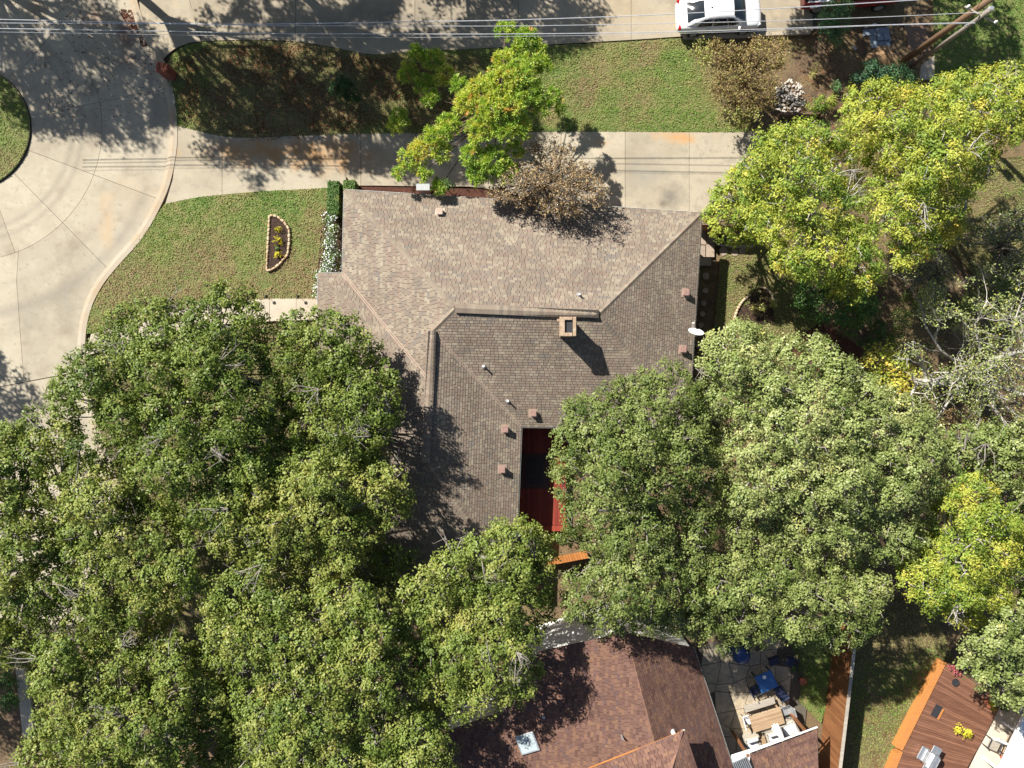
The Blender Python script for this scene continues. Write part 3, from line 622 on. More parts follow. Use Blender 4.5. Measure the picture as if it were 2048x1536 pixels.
def shingle_roof(roof, faces, palette, weights, ch=.148, single=300, pick=None, seed=1, under=.09):
    """lays courses of shingles on each face; the largest-looking ones are objects, the rest one part"""
    rng = random.Random(seed); sv = []; sf = []; sc = []; cache = {}; cand = []
    for fi, pts in enumerate(faces):
        o, u, v, n = frame(pts); o = o + n * .03
        poly = [((p - o).dot(u), (p - o).dot(v)) for p in pts]
        us = [p[0] for p in poly]; vs = [p[1] for p in poly]; y = min(vs); row = 0
        A = np.array(poly)
        while y < max(vs):
            x = min(us) - rng.uniform(0, .36)
            while x < max(us):
                wi = rng.choice((0, 1, 2)); wd = WID[wi]
                nz = float(vnoise(np.array([x * .6 + fi * 40 + y * .5]), np.array([y * 2.2]), .8, seed)[0])
                q = nz * .40 + rng.random() * .90; ci = 0; acc = 0
                for k, wt in enumerate(weights):
                    acc += wt
                    if q / 1.3 <= acc: ci = k; break
                else: ci = len(weights) - 1
                X = np.array([x, x + wd, x + wd, x]); Y = np.array([y, y, y + ch, y + ch])
                col = palette[ci]
                if inside(A, X, Y).all():
                    cand.append((fi, x, y, wi, ci, o + u * (x + wd / 2) + v * y, (u, v, n, o)))
                else:
                    pc = clip_rect(poly, x + .006, x + wd - .006, y, y + ch)
                    if len(pc) >= 3:
                        b = len(sv); m = len(pc)
                        for a_, b_ in pc: sv.append(o + u * a_ + v * b_ + n * (.022 - .016 * (b_ - y) / ch))
                        for a_, b_ in pc: sv.append(o + u * a_ + v * b_ - n * .004)
                        sf.append(tuple(range(b, b + m)))
                        for k in range(m): sf.append((b + m + k, b + m + (k + 1) % m, b + (k + 1) % m, b + k))
                        sc += [tuple(col) + (1,)] * (2 * m)
                x += wd
            y += ch; row += 1
    if pick: cand.sort(key=pick)
    for i, (fi, x, y, wi, ci, pos, (u, v, n, o)) in enumerate(cand):
        if i < single:
            k = (wi, ci)
            if k not in cache: cache[k] = shingle_mesh(WID[wi], ch, palette[ci], M['shingle'])
            ob = link('shingle', cache[k], roof); q = o + u * x + v * y
            ob.matrix_local = Matrix(((u.x, v.x, n.x, q.x), (u.y, v.y, n.y, q.y), (u.z, v.z, n.z, q.z), (0, 0, 0, 1)))
        else:
            b = len(sv); wd = WID[wi]; g_ = .009
            for a_, b_, h in ((g_, 0, .022), (wd - g_, 0, .022), (wd - g_, ch, .006), (g_, ch, .006), (g_, 0, 0), (wd - g_, 0, 0), (wd - g_, ch, -.004), (g_, ch, -.004)):
                sv.append(o + u * (x + a_) + v * (y + b_) + n * h)
            sf += [(b, b + 1, b + 2, b + 3), (b + 4, b + 5, b + 1, b), (b + 5, b + 6, b + 2, b + 1), (b + 7, b + 4, b, b + 3)]
            sc += [tuple(palette[ci]) + (1,)] * 8
    me = mesh('shingle_field', sv, sf, M['shingle']); add_col(me, sc)
    ob = link('shingle_field', me, roof); ob['kind'] = 'stuff'
CAPM = {}
def caps(roof, a, b, palette, tints, wide=.32, step=.21, lift=.05, drop=.10, seed=1, name='ridge_cap'):
    """bent cap shingles along a ridge or hip, each a piece of its own"""
    rng = random.Random(seed); d = b - a; L = d.length; d.normalize()
    side = Vector((d.y, -d.x, 0)).normalized(); up = side.cross(d).normalized()
    if up.z < 0: up = -up
    n = int(L / step)
    for i in range(n):
        ci = rng.choice(tints); k = (palette[ci], wide, drop, step)
        if k not in CAPM:
            h = wide / 2; l = step * 1.25
            v = [(-h, 0, -drop), (0, 0, .02), (h, 0, -drop), (-h, l, -drop - .014), (0, l, .004), (h, l, -drop - .014), (-h, 0, -drop - .02), (h, 0, -drop - .02), (0, 0, -.005)]
            me = mesh(name, v, [(0, 1, 4, 3), (1, 2, 5, 4), (6, 8, 1, 0), (8, 7, 2, 1)], M['shingle']); add_col(me, [tuple(palette[ci]) + (1,)] * len(v)); CAPM[k] = me
        q = a + d * (i * step) + up * lift
        ob = link(name, CAPM[k], roof); s = side
        ob.matrix_local = Matrix(((s.x, d.x, up.x, q.x), (s.y, d.y, up.y, q.y), (s.z, d.z, up.z, q.z), (0, 0, 0, 1)))
def deck_roof(root, faces, under, name='roof'):
    v = []; f = []
    for pts in faces:
        b = len(v); v += [p - Vector((0, 0, under)) for p in pts]; f.append(tuple(range(b, b + len(pts))))
    return obj(name, v, f, M['roofdeck'], root)
def gutter(root, a, b, wid=.12, out=0.0):
    d = (b - a); L = d.length; ang = math.atan2(d.y, d.x); m = (a + b) / 2
    nx = Vector((math.cos(ang + math.pi / 2), math.sin(ang + math.pi / 2), 0)) * out
    mb = MB(); tl = -math.asin(max(-1, min(1, d.z / L)))
    for off, hh, zz, ww in ((0, .015, -.10, wid), (-wid / 2, .10, -.055, .018), (wid / 2, .10, -.055, .018)):
        c = m + nx + Vector((-math.sin(ang), math.cos(ang), 0)) * off + Vector((0, 0, zz)); mb.box(c, (L, ww, hh), ang, (0, tl))
    for i in range(int(L / .8)):
        q = a.lerp(b, (i + .5) / int(L / .8)) + nx + Vector((0, 0, -.02)); mb.box(q, (.03, wid + .03, .02), ang)
    return mb.build('gutter', M['gutter'], root)
def hit(px, py, pts):
    """where the sight line of a pixel meets a roof plane"""
    o, u, v, n = frame(pts); c0 = Vector((0, 0, H)); d = P(px, py, 0) - c0
    return c0 + d * ((o - c0).dot(n) / d.dot(n))

PAL = [(0.2, 0.152, 0.12), (0.218, 0.168, 0.134), (0.197, 0.164, 0.134), (0.24, 0.195, 0.152), (0.267, 0.222, 0.17), (0.291, 0.25, 0.191), (0.185, 0.164, 0.144)]
WTS = [.14, .19, .17, .18, .14, .07, .11]
ev = 2.75
n_ = dict(A=P(689.5, 380.5, 2.754), B=P(1403.0, 426.5, 2.748), C=P(1376.0, 857.3, 2.764), D=P(1041.9, 852.7, 2.749), E=P(1030.2, 1158.1, 2.752), I=P(635.3, 1150.0, 2.750), Hc=P(637.0, 547.0, 2.750), G=P(685.8, 547.0, 2.747),
          R1=P(910.9, 616.6, 5.309), R2=P(1197.1, 628.6, 5.237), R3=P(865.0, 662.4, 4.826), R4=P(851.0, 925.0, 4.878), Vt=P(860.8, 763.7, 4.802), Ht=P(856.1, 776.8, 4.919))
house = empty('brick_house', (0, 0, 0), 'house under brown blended shingle hip roof with stone chimney and courtyard notch', 'house')
HF = [[n_[k] for k in s.split()] for s in ('A B R2 R1', 'B C R2', 'C D R3 R1 R2', 'D E R4 Ht Vt R3', 'G A R1 R3 Vt', 'Hc G Vt Ht', 'I Hc Ht R4', 'E I R4')]
roof = deck_roof(house, HF, .03)
shingle_roof(roof, HF, PAL, WTS, pick=lambda c: (c[5] - n_['R1'].lerp(n_['R2'], .35) - Vector((0, 2.4, 0))).length, seed=4)
capt = [1, 2, 3, 3, 4]
for k, (a, b, wd, dr, lf) in enumerate((('R1', 'R2', .46, .05, .14), ('R3', 'R4', .46, .05, .14), ('R3', 'R1', .34, .08, .07), ('A', 'R1', .30, .07, .06), ('B', 'R2', .34, .08, .07), ('C', 'R2', .34, .08, .07), ('Hc', 'Ht', .30, .07, .06), ('E', 'R4', .34, .08, .07))):
    caps(roof, n_[a], n_[b], PAL, capt if a != 'A' else [3, 4], wd, .2, lf, dr, k)
for a, b in (('R1', 'R2'), ('R3', 'R4')):      # raised vent strip under the ridge caps
    d = (n_[b] - n_[a]); ang = math.atan2(d.y, d.x)
    MB().box((n_[a] + n_[b]) / 2 + Vector((0, 0, .055)), (d.length, .40, .09), ang).build('ridge_vent', M['roofdeck'], roof)
for a, b in (('G', 'Vt'), ('D', 'R3')):        # metal valley strips
    o_ = n_[a]; d = n_[b] - o_; L = d.length; ang = math.atan2(d.y, d.x)
    mb = MB()
    for off in (-.05, .05):
        mb.tube([o_ + Vector((-math.sin(ang) * off, math.cos(ang) * off, .06)), o_ + d * .97 + Vector((-math.sin(ang) * off, math.cos(ang) * off, .06))], .022, 5)
    mb.build('valley_strip', M['venttan'], roof)
outl = ['A', 'B', 'C', 'D', 'E', 'I', 'Hc', 'G']
wp = inset([tuple(n_[k][:2]) for k in outl], .55)
MB().prism(wp, 0, ev + .05).build('wall', M['brickwall'], house)
fa = inset([tuple(n_[k][:2]) for k in outl], .04); fb = inset([tuple(n_[k][:2]) for k in outl], .60)
nn = len(fa); v = [(x, y, ev - .06) for x, y in fa] + [(x, y, ev - .06) for x, y in fb] + [(x, y, ev - .26) for x, y in fa]
obj('eave', v, [(i, nn + i, nn + (i + 1) % nn, (i + 1) % nn) for i in range(nn)] + [(i, (i + 1) % nn, 2 * nn + (i + 1) % nn, 2 * nn + i) for i in range(nn)], M['fascia'], house)
for a, b in zip(outl, outl[1:] + outl[:1]):
    if (a, b) in (('E', 'I'),): continue
    d = (n_[b] - n_[a]).normalized()
    gutter(house, n_[a], n_[b])
rl = np.random.default_rng(77); RC = []; RN = []
for fi, near, nn_ in ((3, n_['R4'], 260), (2, n_['C'], 160), (0, n_['A'].lerp(n_['B'], .55), 150), (6, n_['Ht'], 200)):
    o_, u, v_, n = frame(HF[fi]); pl_ = [((p - o_).dot(u), (p - o_).dot(v_)) for p in HF[fi]]; q0 = ((near - o_).dot(u), (near - o_).dot(v_))
    a_ = q0[0] + rl.normal(size=nn_) * 1.6; b_ = q0[1] + rl.normal(size=nn_) * 1.3; k_ = inside(np.array(pl_), a_, b_)
    for a1, b1 in zip(a_[k_], b_[k_]): RC.append(o_ + u * a1 + v_ * b1 + n * .065); RN.append(np.array(n) + rl.normal(size=3) * .25)
leaf_object('fallen_leaves', np.array(RC), np.array(RN), .075, .05, rl.random(len(RC)), M['litter'], roof, rl, kind='stuff')
# chimney
ct = P(1137, 653, 6.35)
ch = MB(); hw, hd = .33, .42
for k in range(8):
    z0 = 3.9 + k * .29; jx = (.012 if k % 2 else -.006)
    ch.box((ct.x, ct.y, z0 + .14), (2 * hw + jx, 2 * hd + jx, .28), bev=.02)
chim = ch.build('chimney', M['chimney'], house)
cr = MB()
for sx, sy, dx, dy in ((-1, 0, .26, 2 * hd + .1), (1, 0, .16, 2 * hd + .1), (0, -1, 2 * hw - .26, .18), (0, 1, 2 * hw - .26, .16)):
    cr.box((ct.x + sx * (hw - .03), ct.y + sy * (hd - .03), 6.30), (dx, dy, .14), bev=.02)
cr.build('chimney_crown', M['chimney'], chim)
MB().box((ct.x, ct.y, 6.235), (2 * hw - .12, 2 * hd - .12, .02)).build('flue_cover', M['dark'], chim)
MB().box((ct.x - hw - .08, ct.y + hd - .02, 5.35), (.18, .12, .06)).build('flashing', M['chimney'], chim)
# roof vents and pipes
def roof_vent(px, py, face, mat, sz=.29):
    q = hit(px, py, face); o_, u, v, n = frame(face)
    mb = MB().box(q + Vector((0, 0, .14)), (sz, sz, .26), bev=.02); r_ = mb.build('roof_vent', mat, house)
    MB().box(q + Vector((0, 0, .29)), (sz + .05, sz + .05, .04), bev=.012).build('vent_lid', mat, r_)
    f = MB(); s = sz * .85; c = [q + u * a * s + v * b * s + n * .062 for a, b in ((-1, -1), (1, -1), (1, 1), (-1, 1))]
    f.add(c + [p - n * .03 for p in c], [(0, 1, 2, 3), (4, 5, 1, 0), (5, 6, 2, 1), (6, 7, 3, 2), (7, 4, 0, 3)]); f.build('vent_flange', M['venttan'], r_)
for px, py, fi, m in ((1370, 586, 1, 'ventred'), (1364, 699, 1, 'ventred'), (1066, 826, 2, 'ventred'), (1010, 858, 3, 'ventred'), (1004, 938, 3, 'ventred'), (880, 425, 0, 'venttan')):
    roof_vent(px, py, HF[fi], M[m])
for px, py, fi in ((1158, 590, 0), (968, 733, 2), (1016, 802, 2)):
    q = hit(px, py, HF[fi]); mb = MB().tube([q - Vector((0, 0, .1)), q + Vector((0, 0, .38))], .045, 10); pp = mb.build('vent_pipe', M['white'], house)
    MB().lathe([(.14, .02), (.12, .07), (.07, .12), (.055, .14)], q, 12).build('pipe_boot', M['metal'], pp)
# satellite dish on the east eave
q = P(1391, 672, 2.95)
dish = empty('satellite_dish', q, 'white satellite dish on bent mast at the right-hand roof edge', 'satellite dish')
MB().tube([(0, 0, -.2), (0, 0, .25), (-.08, .05, .5)], .025, 8).build('mast', M['metal'], dish)
md = MB(); N1, N2 = 5, 18; vv = []; ff = []
for i in range(N1 + 1):
    for k in range(N2):
        r_ = i / N1; a_ = 2 * math.pi * k / N2; vv.append((r_ * .42 * math.cos(a_), r_ * .46 * math.sin(a_), .10 * r_ * r_))
for i in range(N1):
    for k in range(N2): ff.append((i * N2 + k, i * N2 + (k + 1) % N2, (i + 1) * N2 + (k + 1) % N2, (i + 1) * N2 + k))
do = obj('reflector', vv, ff, M['white'], dish, (-.14, .1, .6), True, (R(-62), 0, R(-8)))
sm = do.modifiers.new('t', 'SOLIDIFY'); sm.thickness = .015
MB().tube([(-.12, .08, .5), (-.25, .35, .42), (-.28, .62, .62)], .016, 6).build('feed_arm', M['metal'], dish)
MB().box((-.28, .64, .66), (.10, .08, .12), bev=.02).build('feed_horn', M['white'], dish)

# ------------------------------------------------------------------ courtyard: red deck, rug, orange screen
def boards(root, quad, axis, wd, gap, z, th, mat, name='board'):
    """quad: 4 world xy corners (a,b,c,d); boards run from edge ab side to dc side along axis ad"""
    a, b, c, d = [Vector(q[:2]) for q in quad]; L = (b - a).length; n = max(1, int(L / wd)); rng = random.Random(n)
    for i in range(n):
        f0 = i / n + gap / L / 2; f1 = (i + 1) / n - gap / L / 2
        p = [a.lerp(b, f0), a.lerp(b, f1), d.lerp(c, f1), d.lerp(c, f0)]; ctr = sum(p, Vector((0, 0))) / 4
        zz = z + rng.uniform(-.003, .003)
        MB().prism([tuple(q - ctr) for q in p], -th, 0).build(name, mat, root, (ctr.x, ctr.y, zz))
zd = .45
deck = empty('courtyard_deck', P(1090, 960, 0), 'red stained plank deck tucked into the courtyard notch of the roof', 'deck')
dk0 = P(1090, 960, 0)
def loc2(pts, z): return [tuple((P(x, y, z) - dk0)[:2]) for x, y in pts]
boards(deck, loc2([(1022, 842), (1132, 842), (1132, 1050), (1022, 1050)], zd), 0, .15, .012, zd, .035, M['deckred'])
MB().prism(loc2([(1022, 842), (1132, 842), (1132, 1056), (1022, 1056)], zd), .02, zd - .04).build('joist_frame', M['dark'], deck)
MB().prism(loc2([(1020, 1051), (1134, 1051), (1134, 1062), (1020, 1062)], zd), .05, zd + .02).build('edge_board', M['deckred'], deck)
rg = P(1067, 942, zd)
rug = empty('outdoor_rug', rg, 'dark rectangular rug lying on the red courtyard deck', 'rug')
MB().box((0, 0, .012), (1.75, 2.0, .02)).build('border', M['rugborder'], rug); MB().box((.06, 0, .026), (1.0, 1.5, .012)).build('field', M['rug'], rug)
scr = empty('wood_screen', P(1130, 1122, 0), 'orange stained wood fence panel glowing between the oaks below the deck', 'fence')
p0 = P(1094, 1117, 0); p1 = P(1172, 1102, 0); d = p1 - p0; L = d.length; ang = math.atan2(d.y, d.x)
for i in range(int(L / .15)):
    q = p0.lerp(p1, (i + .5) / int(L / .15)) - scr.location
    MB().box((q.x, q.y, .80), (.138, .022, 1.6), ang).build('picket', M['deckorange'], scr)
for zz in (.3, 1.3): MB().box(tuple((p0 + p1) / 2 - scr.location + Vector((0, -.035, zz))), (L, .04, .09), ang).build('rail', M['deckorange'], scr)

# ------------------------------------------------------------------ neighbour's house at the bottom
PAL2 = [(0.121, 0.066, 0.053), (0.152, 0.084, 0.066), (0.179, 0.101, 0.077), (0.21, 0.118, 0.079), (0.138, 0.084, 0.075)]
WT2 = [.22, .25, .22, .15, .16]
e2 = 2.8
m_ = dict(G1=P(1251.9, 1264.1, 5.385), G2=P(1324, 1540, 5.65), G3=P(1350.2, 1639.9, 5.745), Er1=P(1386.5, 1295.8, 2.860), Er2=P(1499.5, 1640.1, 2.747), W1=P(1077.7, 1303.0, 4.284), W2=P(1009.9, 1420.1, 3.770), W3=P(1000.4, 1649.9, 3.561), X1=P(894.6, 1462.0, 2.915), X2=P(880.3, 1660.0, 2.690))
h2 = empty('gabled_house', P(1200, 1450, 0), 'neighbouring house with red brown shingle gable roof and square skylight', 'house')
h2.location = (0, 0, 0)
HF2 = [[m_[k] for k in s.split()] for s in ('Er1 Er2 G3 G1', 'W3 W2 W1 G1 G3', 'X2 X1 W2 W3')]
roof2 = deck_roof(h2, HF2, .03)
UZ = 5.75; U1 = P(1367, 1461, UZ); U2 = P(1110, 1562, UZ); U3 = P(1402, 1560, UZ); U4 = P(1340, 1548, UZ + .75); U5 = P(1180, 1640, UZ + .75)
HF3 = [[U1, U2, U5, U4], [U3, U1, U4, P(1350, 1640, UZ + .75), P(1425, 1640, UZ)]]
deck_roof(h2, HF3, 0, 'upper_roof')
shingle_roof(roof2, HF2 + HF3, PAL2, WT2, pick=lambda c: (c[5] - P(1240, 1400, 4.5)).length, seed=9, ch=.15)
caps(roof2, m_['G1'], m_['G2'], PAL2, [1, 2, 3], .26, .2, .05, .08, 3); caps(roof2, U1, U4, PAL2, [2, 3], .24, .2, .05, .08, 3)
mb = MB(); d = U2 - U1; mb.tube([U1 + Vector((0, 0, .05)), U2 + Vector((0, 0, .05))], .035, 5); mb.build('drip_edge', M['deckorange'], h2)
gutter(h2, m_['Er1'], m_['Er2']); gutter(h2, U1, P(1425, 1640, UZ))
wl = [P(1077, 1304, 4.25), P(1252, 1265, 5.36), P(1385, 1297, 2.85)]
def wall_under(pts, zb, mat, name, parent, inn=Vector((0, -.12, 0))):
    v = [p + inn - Vector((0, 0, .10)) for p in pts] + [Vector((p.x, p.y, zb)) + inn for p in pts]; n = len(pts)
    vb = [q + Vector((0, -.15, 0)) for q in v]
    f = [(i, i + 1, n + i + 1, n + i) for i in range(n - 1)] + [(2 * n + n + i, 2 * n + n + i + 1, 2 * n + i + 1, 2 * n + i) for i in range(n - 1)]
    return obj(name, v + vb, f, mat, parent)
wall_under(wl, 0, M['whitewall'], 'gable_wall', h2)
wall_under([m_['X1'], m_['W2'], m_['W1']], 0, M['whitewall'], 'side_wall', h2)
wall_under([P(1384, 1300, e2), P(1480, 1600, e2)], 0, M['whitewall'], 'side_wall', h2, Vector((-.5, -.1, 0)))
wall_under([U1, P(1420, 1640, UZ)], 2.5, M['fascia'], 'upper_wall', h2, Vector((-.5, -.5, 0)))
wall_under([U2, U1], 2.5, M['fascia'], 'upper_wall', h2, Vector((-.5, -.9, 0)))
q = hit(1056, 1484, HF2[1]); o_, u, v_, n = frame(HF2[1])
sk = MB().box((0, 0, 0), (1.0, 1.05, .16), bev=.02).build('skylight', M['metal'], h2)
ang = R(17); sk.location = q + n * .1; sk.rotation_euler = (n.to_track_quat('Z', 'Y').to_euler()); sk.rotation_euler.rotate_axis('Z', ang)
MB().box((0, 0, .075), (.86, .91, .03), bev=.01).build('pane', M['skylight'], sk)
q = hit(1243, 1470, HF2[1]); MB().tube([q - Vector((0, 0, .1)), q + Vector((0, 0, .4))], .05, 10).build('vent_pipe', M['metal'], h2)
q = hit(1087, 1430, HF2[1]); MB().tube([q - Vector((0, 0, .1)), q + Vector((0, 0, .3))], .07, 10).build('vent_pipe', M['metal'], h2)
q = hit(1345, 1462, HF2[0]); MB().tube([q - Vector((0, 0, .1)), q + Vector((0, 0, .5))], .12, 12).build('flue', M['white'], h2)
# covered porch of that house
porch = empty('porch_roof', (0, 0, 0), 'small brown shingled porch roof beside the patio at the bottom edge', 'roof')
PF = [[P(1499, 1509, 2.9), P(1634, 1459, 2.9), P(1634, 1640, 2.9), P(1545, 1640, 2.9)]]
PF[0][2].z = 3.25; PF[0][3].z = 3.25
pr = deck_roof(porch, PF, 0); shingle_roof(pr, PF, PAL2, WT2, single=300, pick=lambda c: c[5].y * -1, seed=11, ch=.15)
a = PF[0][0]; b = PF[0][1]
MB().box((a + b) / 2 + Vector((.02, .06, -.12)), ((b - a).length + .1, .03, .12), math.atan2((b - a).y, (b - a).x)).build('fascia', M['white'], porch)
MB().tube([PF[0][1] + Vector((.02, 0, -.05)), PF[0][2] + Vector((.02, 0, -.05))], .03, 6).build('edge_trim', M['dark'], porch)
for px, py in ((1496, 1512), (1616, 1468), (1626, 1620), (1552, 1620)):
    q = P(px, py, 2.8); MB().box((q.x, q.y, 1.38), (.13, .13, 2.76)).build('post', M['fencewood'], porch)
link_r = empty('porch_link_roof', P(1478, 1520, 0), 'white flat link roof with dark slatted skylight by the porch', 'roof')
l0 = P(1478, 1520, 0)
MB().prism([tuple((P(x, y, 2.7) - l0)[:2]) for x, y in ((1444, 1537), (1459, 1514), (1542, 1488), (1501, 1506), (1494, 1560))], 2.55, 2.7).build('slab_top', M['white'], link_r)
q = P(1482, 1532, 2.75) - l0
MB().box((q.x, q.y, 2.73), (1.0, .7, .05), R(24)).build('frame', M['metal'], link_r)
for k in range(9): MB().box((q.x + (-.4 + k * .1) * math.cos(R(24)), q.y + (-.4 + k * .1) * math.sin(R(24)), 2.77), (.045, .6, .03), R(24)).build('slat', M['dark'], link_r)
q = P(1475, 1600, 2.6) - l0; MB().box((q.x, q.y, 1.27), (.1, .1, 2.54)).build('post', M['white'], link_r)

# ------------------------------------------------------------------ trees
OAKS = 'oaks crowding the lower left'
yel = lambda px, py, r, s: (lambda C: s * np.exp(-((C[:, 0] - P(px, py, 7).x) ** 2 + (C[:, 1] - P(px, py, 7).y) ** 2) / (r * S) ** 2))
tree('oak_tree', 'dark green oak reaching over the front walk and curb bend', [(92, 790), (140, 715), (185, 690), (225, 625), (290, 590), (345, 612), (395, 602), (425, 566), (470, 560), (505, 590), (535, 650), (548, 720), (570, 800), (600, 900), (560, 985), (450, 1060), (320, 1045), (235, 975), (210, 900), (190, 820), (150, 850), (110, 850)], 8.6, 5.6, (330, 830), 0.74, 'oak', seed=21, tint=.36, group=OAKS, bare=9, clumps=40, per=28, csize=0.115, ln=.128, wd=.09, low=-0.1, spacing=0.84)
tree('oak_tree', 'rounded mid green oak touching the left side of the shingle roof', [(548, 660), (575, 632), (635, 618), (700, 632), (755, 690), (792, 745), (802, 810), (775, 880), (745, 930), (650, 940), (585, 900), (555, 780)], 7.6, 5.7, (640, 790), 0.74, 'oak', seed=22, tint=.42, group=OAKS, bare=4, clumps=40, per=28, csize=0.115, ln=.128, wd=.09, low=-0.1, spacing=0.84, amp=1.4)
tree('oak_tree', 'yellow olive oak over the lower left corner of the shingle roof', [(400, 1010), (450, 955), (560, 925), (680, 890), (765, 900), (832, 975), (815, 1035), (745, 1085), (700, 1165), (600, 1175), (480, 1140), (405, 1085)], 7.7, 5.9, (600, 1040), 0.74, 'oak', seed=23, tint=.60, tvar=.17, group=OAKS, bare=5, clumps=40, per=28, csize=0.115, ln=.128, wd=.09, low=-0.1, spacing=0.84, amp=1.4)
tree('oak_tree', 'pale olive oak at the left edge below the road', [(-120, 850), (20, 848), (60, 818), (130, 845), (215, 915), (275, 985), (330, 1030), (385, 1065), (405, 1160), (335, 1255), (200, 1295), (80, 1300), (50, 1335), (-120, 1340)], 8.6, 6.0, (150, 1080), 0.74, 'oak', seed=24, tint=.50, tvar=.17, per=28, group=OAKS, bare=12, clumps=40, csize=0.115, ln=.128, wd=.09, low=-0.1, spacing=0.84)
tree('oak_tree', 'grey green oak in the bottom left corner with pale dead twigs', [(60, 1340), (40, 1310), (90, 1268), (200, 1292), (330, 1262), (420, 1300), (455, 1400), (450, 1640), (40, 1640), (30, 1510), (75, 1450)], 8.6, 6.0, (260, 1430), 0.74, 'oak', seed=25, tint=.47, tvar=.16, per=28, group=OAKS, bare=12, clumps=40, csize=0.115, ln=.128, wd=.09, low=-0.1, spacing=0.84)
tree('oak_tree', 'olive oak at the bottom edge left of the neighbouring roof', [(400, 1160), (480, 1140), (600, 1172), (720, 1160), (800, 1215), (860, 1320), (862, 1400), (905, 1480), (915, 1640), (440, 1640), (445, 1400), (400, 1290)], 8.8, 6.2, (650, 1400), 0.74, 'oak', seed=26, tint=.49, tvar=.17, per=28, group=OAKS, bare=14, clumps=40, csize=0.115, ln=.128, wd=.09, low=-0.1, spacing=0.84)
tree('oak_tree', 'compact light green oak between the two roofs', [(790, 1190), (835, 1135), (920, 1080), (990, 1045), (1060, 1040), (1105, 1085), (1112, 1180), (1115, 1240), (1070, 1290), (1090, 1345), (1060, 1400), (950, 1430), (895, 1440), (855, 1380), (805, 1270)], 8.8, 6.0, (960, 1230), 0.74, 'oak', seed=27, tint=.50, tvar=.15, group=OAKS, bare=6, clumps=40, per=28, csize=0.115, ln=.128, wd=.09, low=-0.1, spacing=0.84)
tree('small_oak', 'shaded small oak in the dark gap beside the roof corner', [(690, 1100), (780, 1085), (850, 1110), (840, 1180), (770, 1210), (690, 1170)], 4.4, 3.4, (770, 1150), .8, 'oak', seed=28, tint=.25, per=16, tr=.12, amp=0.3)
tree('live_oak', 'green live oak overhanging the courtyard deck', [(1106, 852), (1122, 812), (1190, 780), (1280, 745), (1345, 718), (1385, 755), (1420, 820), (1440, 950), (1430, 1080), (1405, 1215), (1310, 1262), (1190, 1264), (1128, 1240), (1122, 1155), (1190, 1130), (1155, 1096), (1112, 1085), (1134, 1035), (1104, 975)], 9.4, 6.6, (1290, 1000), 0.7, 'oakmid', seed=31, tint=.40, per=32, csize=0.11, ln=.117, wd=.082, group='live oaks behind the house', bare=2, clumps=38, low=-0.1, spacing=0.84)
tree('live_oak', 'big silvery grey green live oak right of the courtyard', [(1400, 690), (1440, 650), (1505, 638), (1560, 680), (1640, 668), (1730, 740), (1800, 785), (1862, 830), (1892, 900), (1885, 1000), (1850, 1105), (1780, 1125), (1700, 1140), (1560, 1110), (1440, 1090), (1430, 950), (1410, 820), (1388, 760)], 9.8, 6.0, (1630, 900), 0.7, 'oakgrey', seed=32, tint=.50, per=32, csize=0.11, ln=.117, wd=.082, group='live oaks behind the house', bare=3, clumps=38, low=-0.1, spacing=0.84)
tree('live_oak', 'yellow tinged live oak overhanging the patio with blue table', [(1405, 1110), (1560, 1105), (1700, 1135), (1790, 1165), (1765, 1240), (1705, 1295), (1640, 1300), (1550, 1282), (1450, 1302), (1380, 1272), (1310, 1262), (1275, 1235), (1380, 1205)], 8.6, 6.0, (1560, 1200), 0.7, 'oakmid', seed=33, tint=.47, tvar=.17, per=32, csize=0.11, ln=.117, wd=.082, group='live oaks behind the house', bare=0, clumps=38, low=-0.1, spacing=0.84)
PEC = 'yellow green pecans at the upper right'
tree('pecan_tree', 'bright yellow green pecan over the end of the driveway', [(1490, 430), (1480, 385), (1490, 320), (1520, 262), (1605, 240), (1680, 250), (1720, 330), (1740, 430), (1770, 540), (1720, 615), (1645, 585), (1560, 545), (1525, 490)], 8.6, 5.4, (1600, 430), 0.72, 'pecan', 'barkpale', seed=41, tint=0.36, tvar=.17, ln=.155, wd=.058, per=34, group=PEC, bare=2, spread=.8, clumps=34, csize=0.13, low=-0.1, spacing=0.82)
tree('elm_tree', 'low rounded yellow green tree touching the right roof corner', [(1406, 420), (1428, 372), (1478, 330), (1530, 345), (1560, 420), (1535, 482), (1470, 492), (1424, 468)], 5.4, 3.6, (1480, 415), .6, 'pecan', 'bark', seed=49, tint=.42, tvar=.15, ln=.13, wd=.09, per=26, clumps=36, csize=.10, low=-.1, amp=.8, tr=.16)
tree('pecan_tree', 'larger golden green pecan spreading to the right edge', [(1675, 235), (1700, 180), (1770, 165), (1850, 178), (1890, 150), (1990, 138), (2120, 130), (2130, 250), (2010, 290), (1985, 340), (1930, 400), (1935, 465), (1860, 510), (1790, 545), (1760, 460), (1730, 340)], 9.4, 5.6, (1850, 330), 0.72, 'pecan', 'barkpale', seed=42, tint=0.44, tvar=.17, ln=.155, wd=.058, per=34, group=PEC, bare=9, spread=.8, clumps=34, csize=0.13, low=-0.1, spacing=0.82)
tree('pecan_tree', 'golden pecan on the right side above the brown deck', [(1790, 1120), (1850, 1080), (1870, 990), (1910, 945), (1970, 960), (2020, 1030), (2080, 1090), (2030, 1140), (2010, 1220), (1950, 1250), (1870, 1235), (1810, 1190)], 8.0, 5.4, (1930, 1120), 0.72, 'pecan', 'barkpale', seed=43, tint=0.4, tvar=.17, ln=.155, wd=.058, per=34, group=PEC, bare=4, spread=.8, clumps=34, csize=0.13, low=-0.1, spacing=0.82)
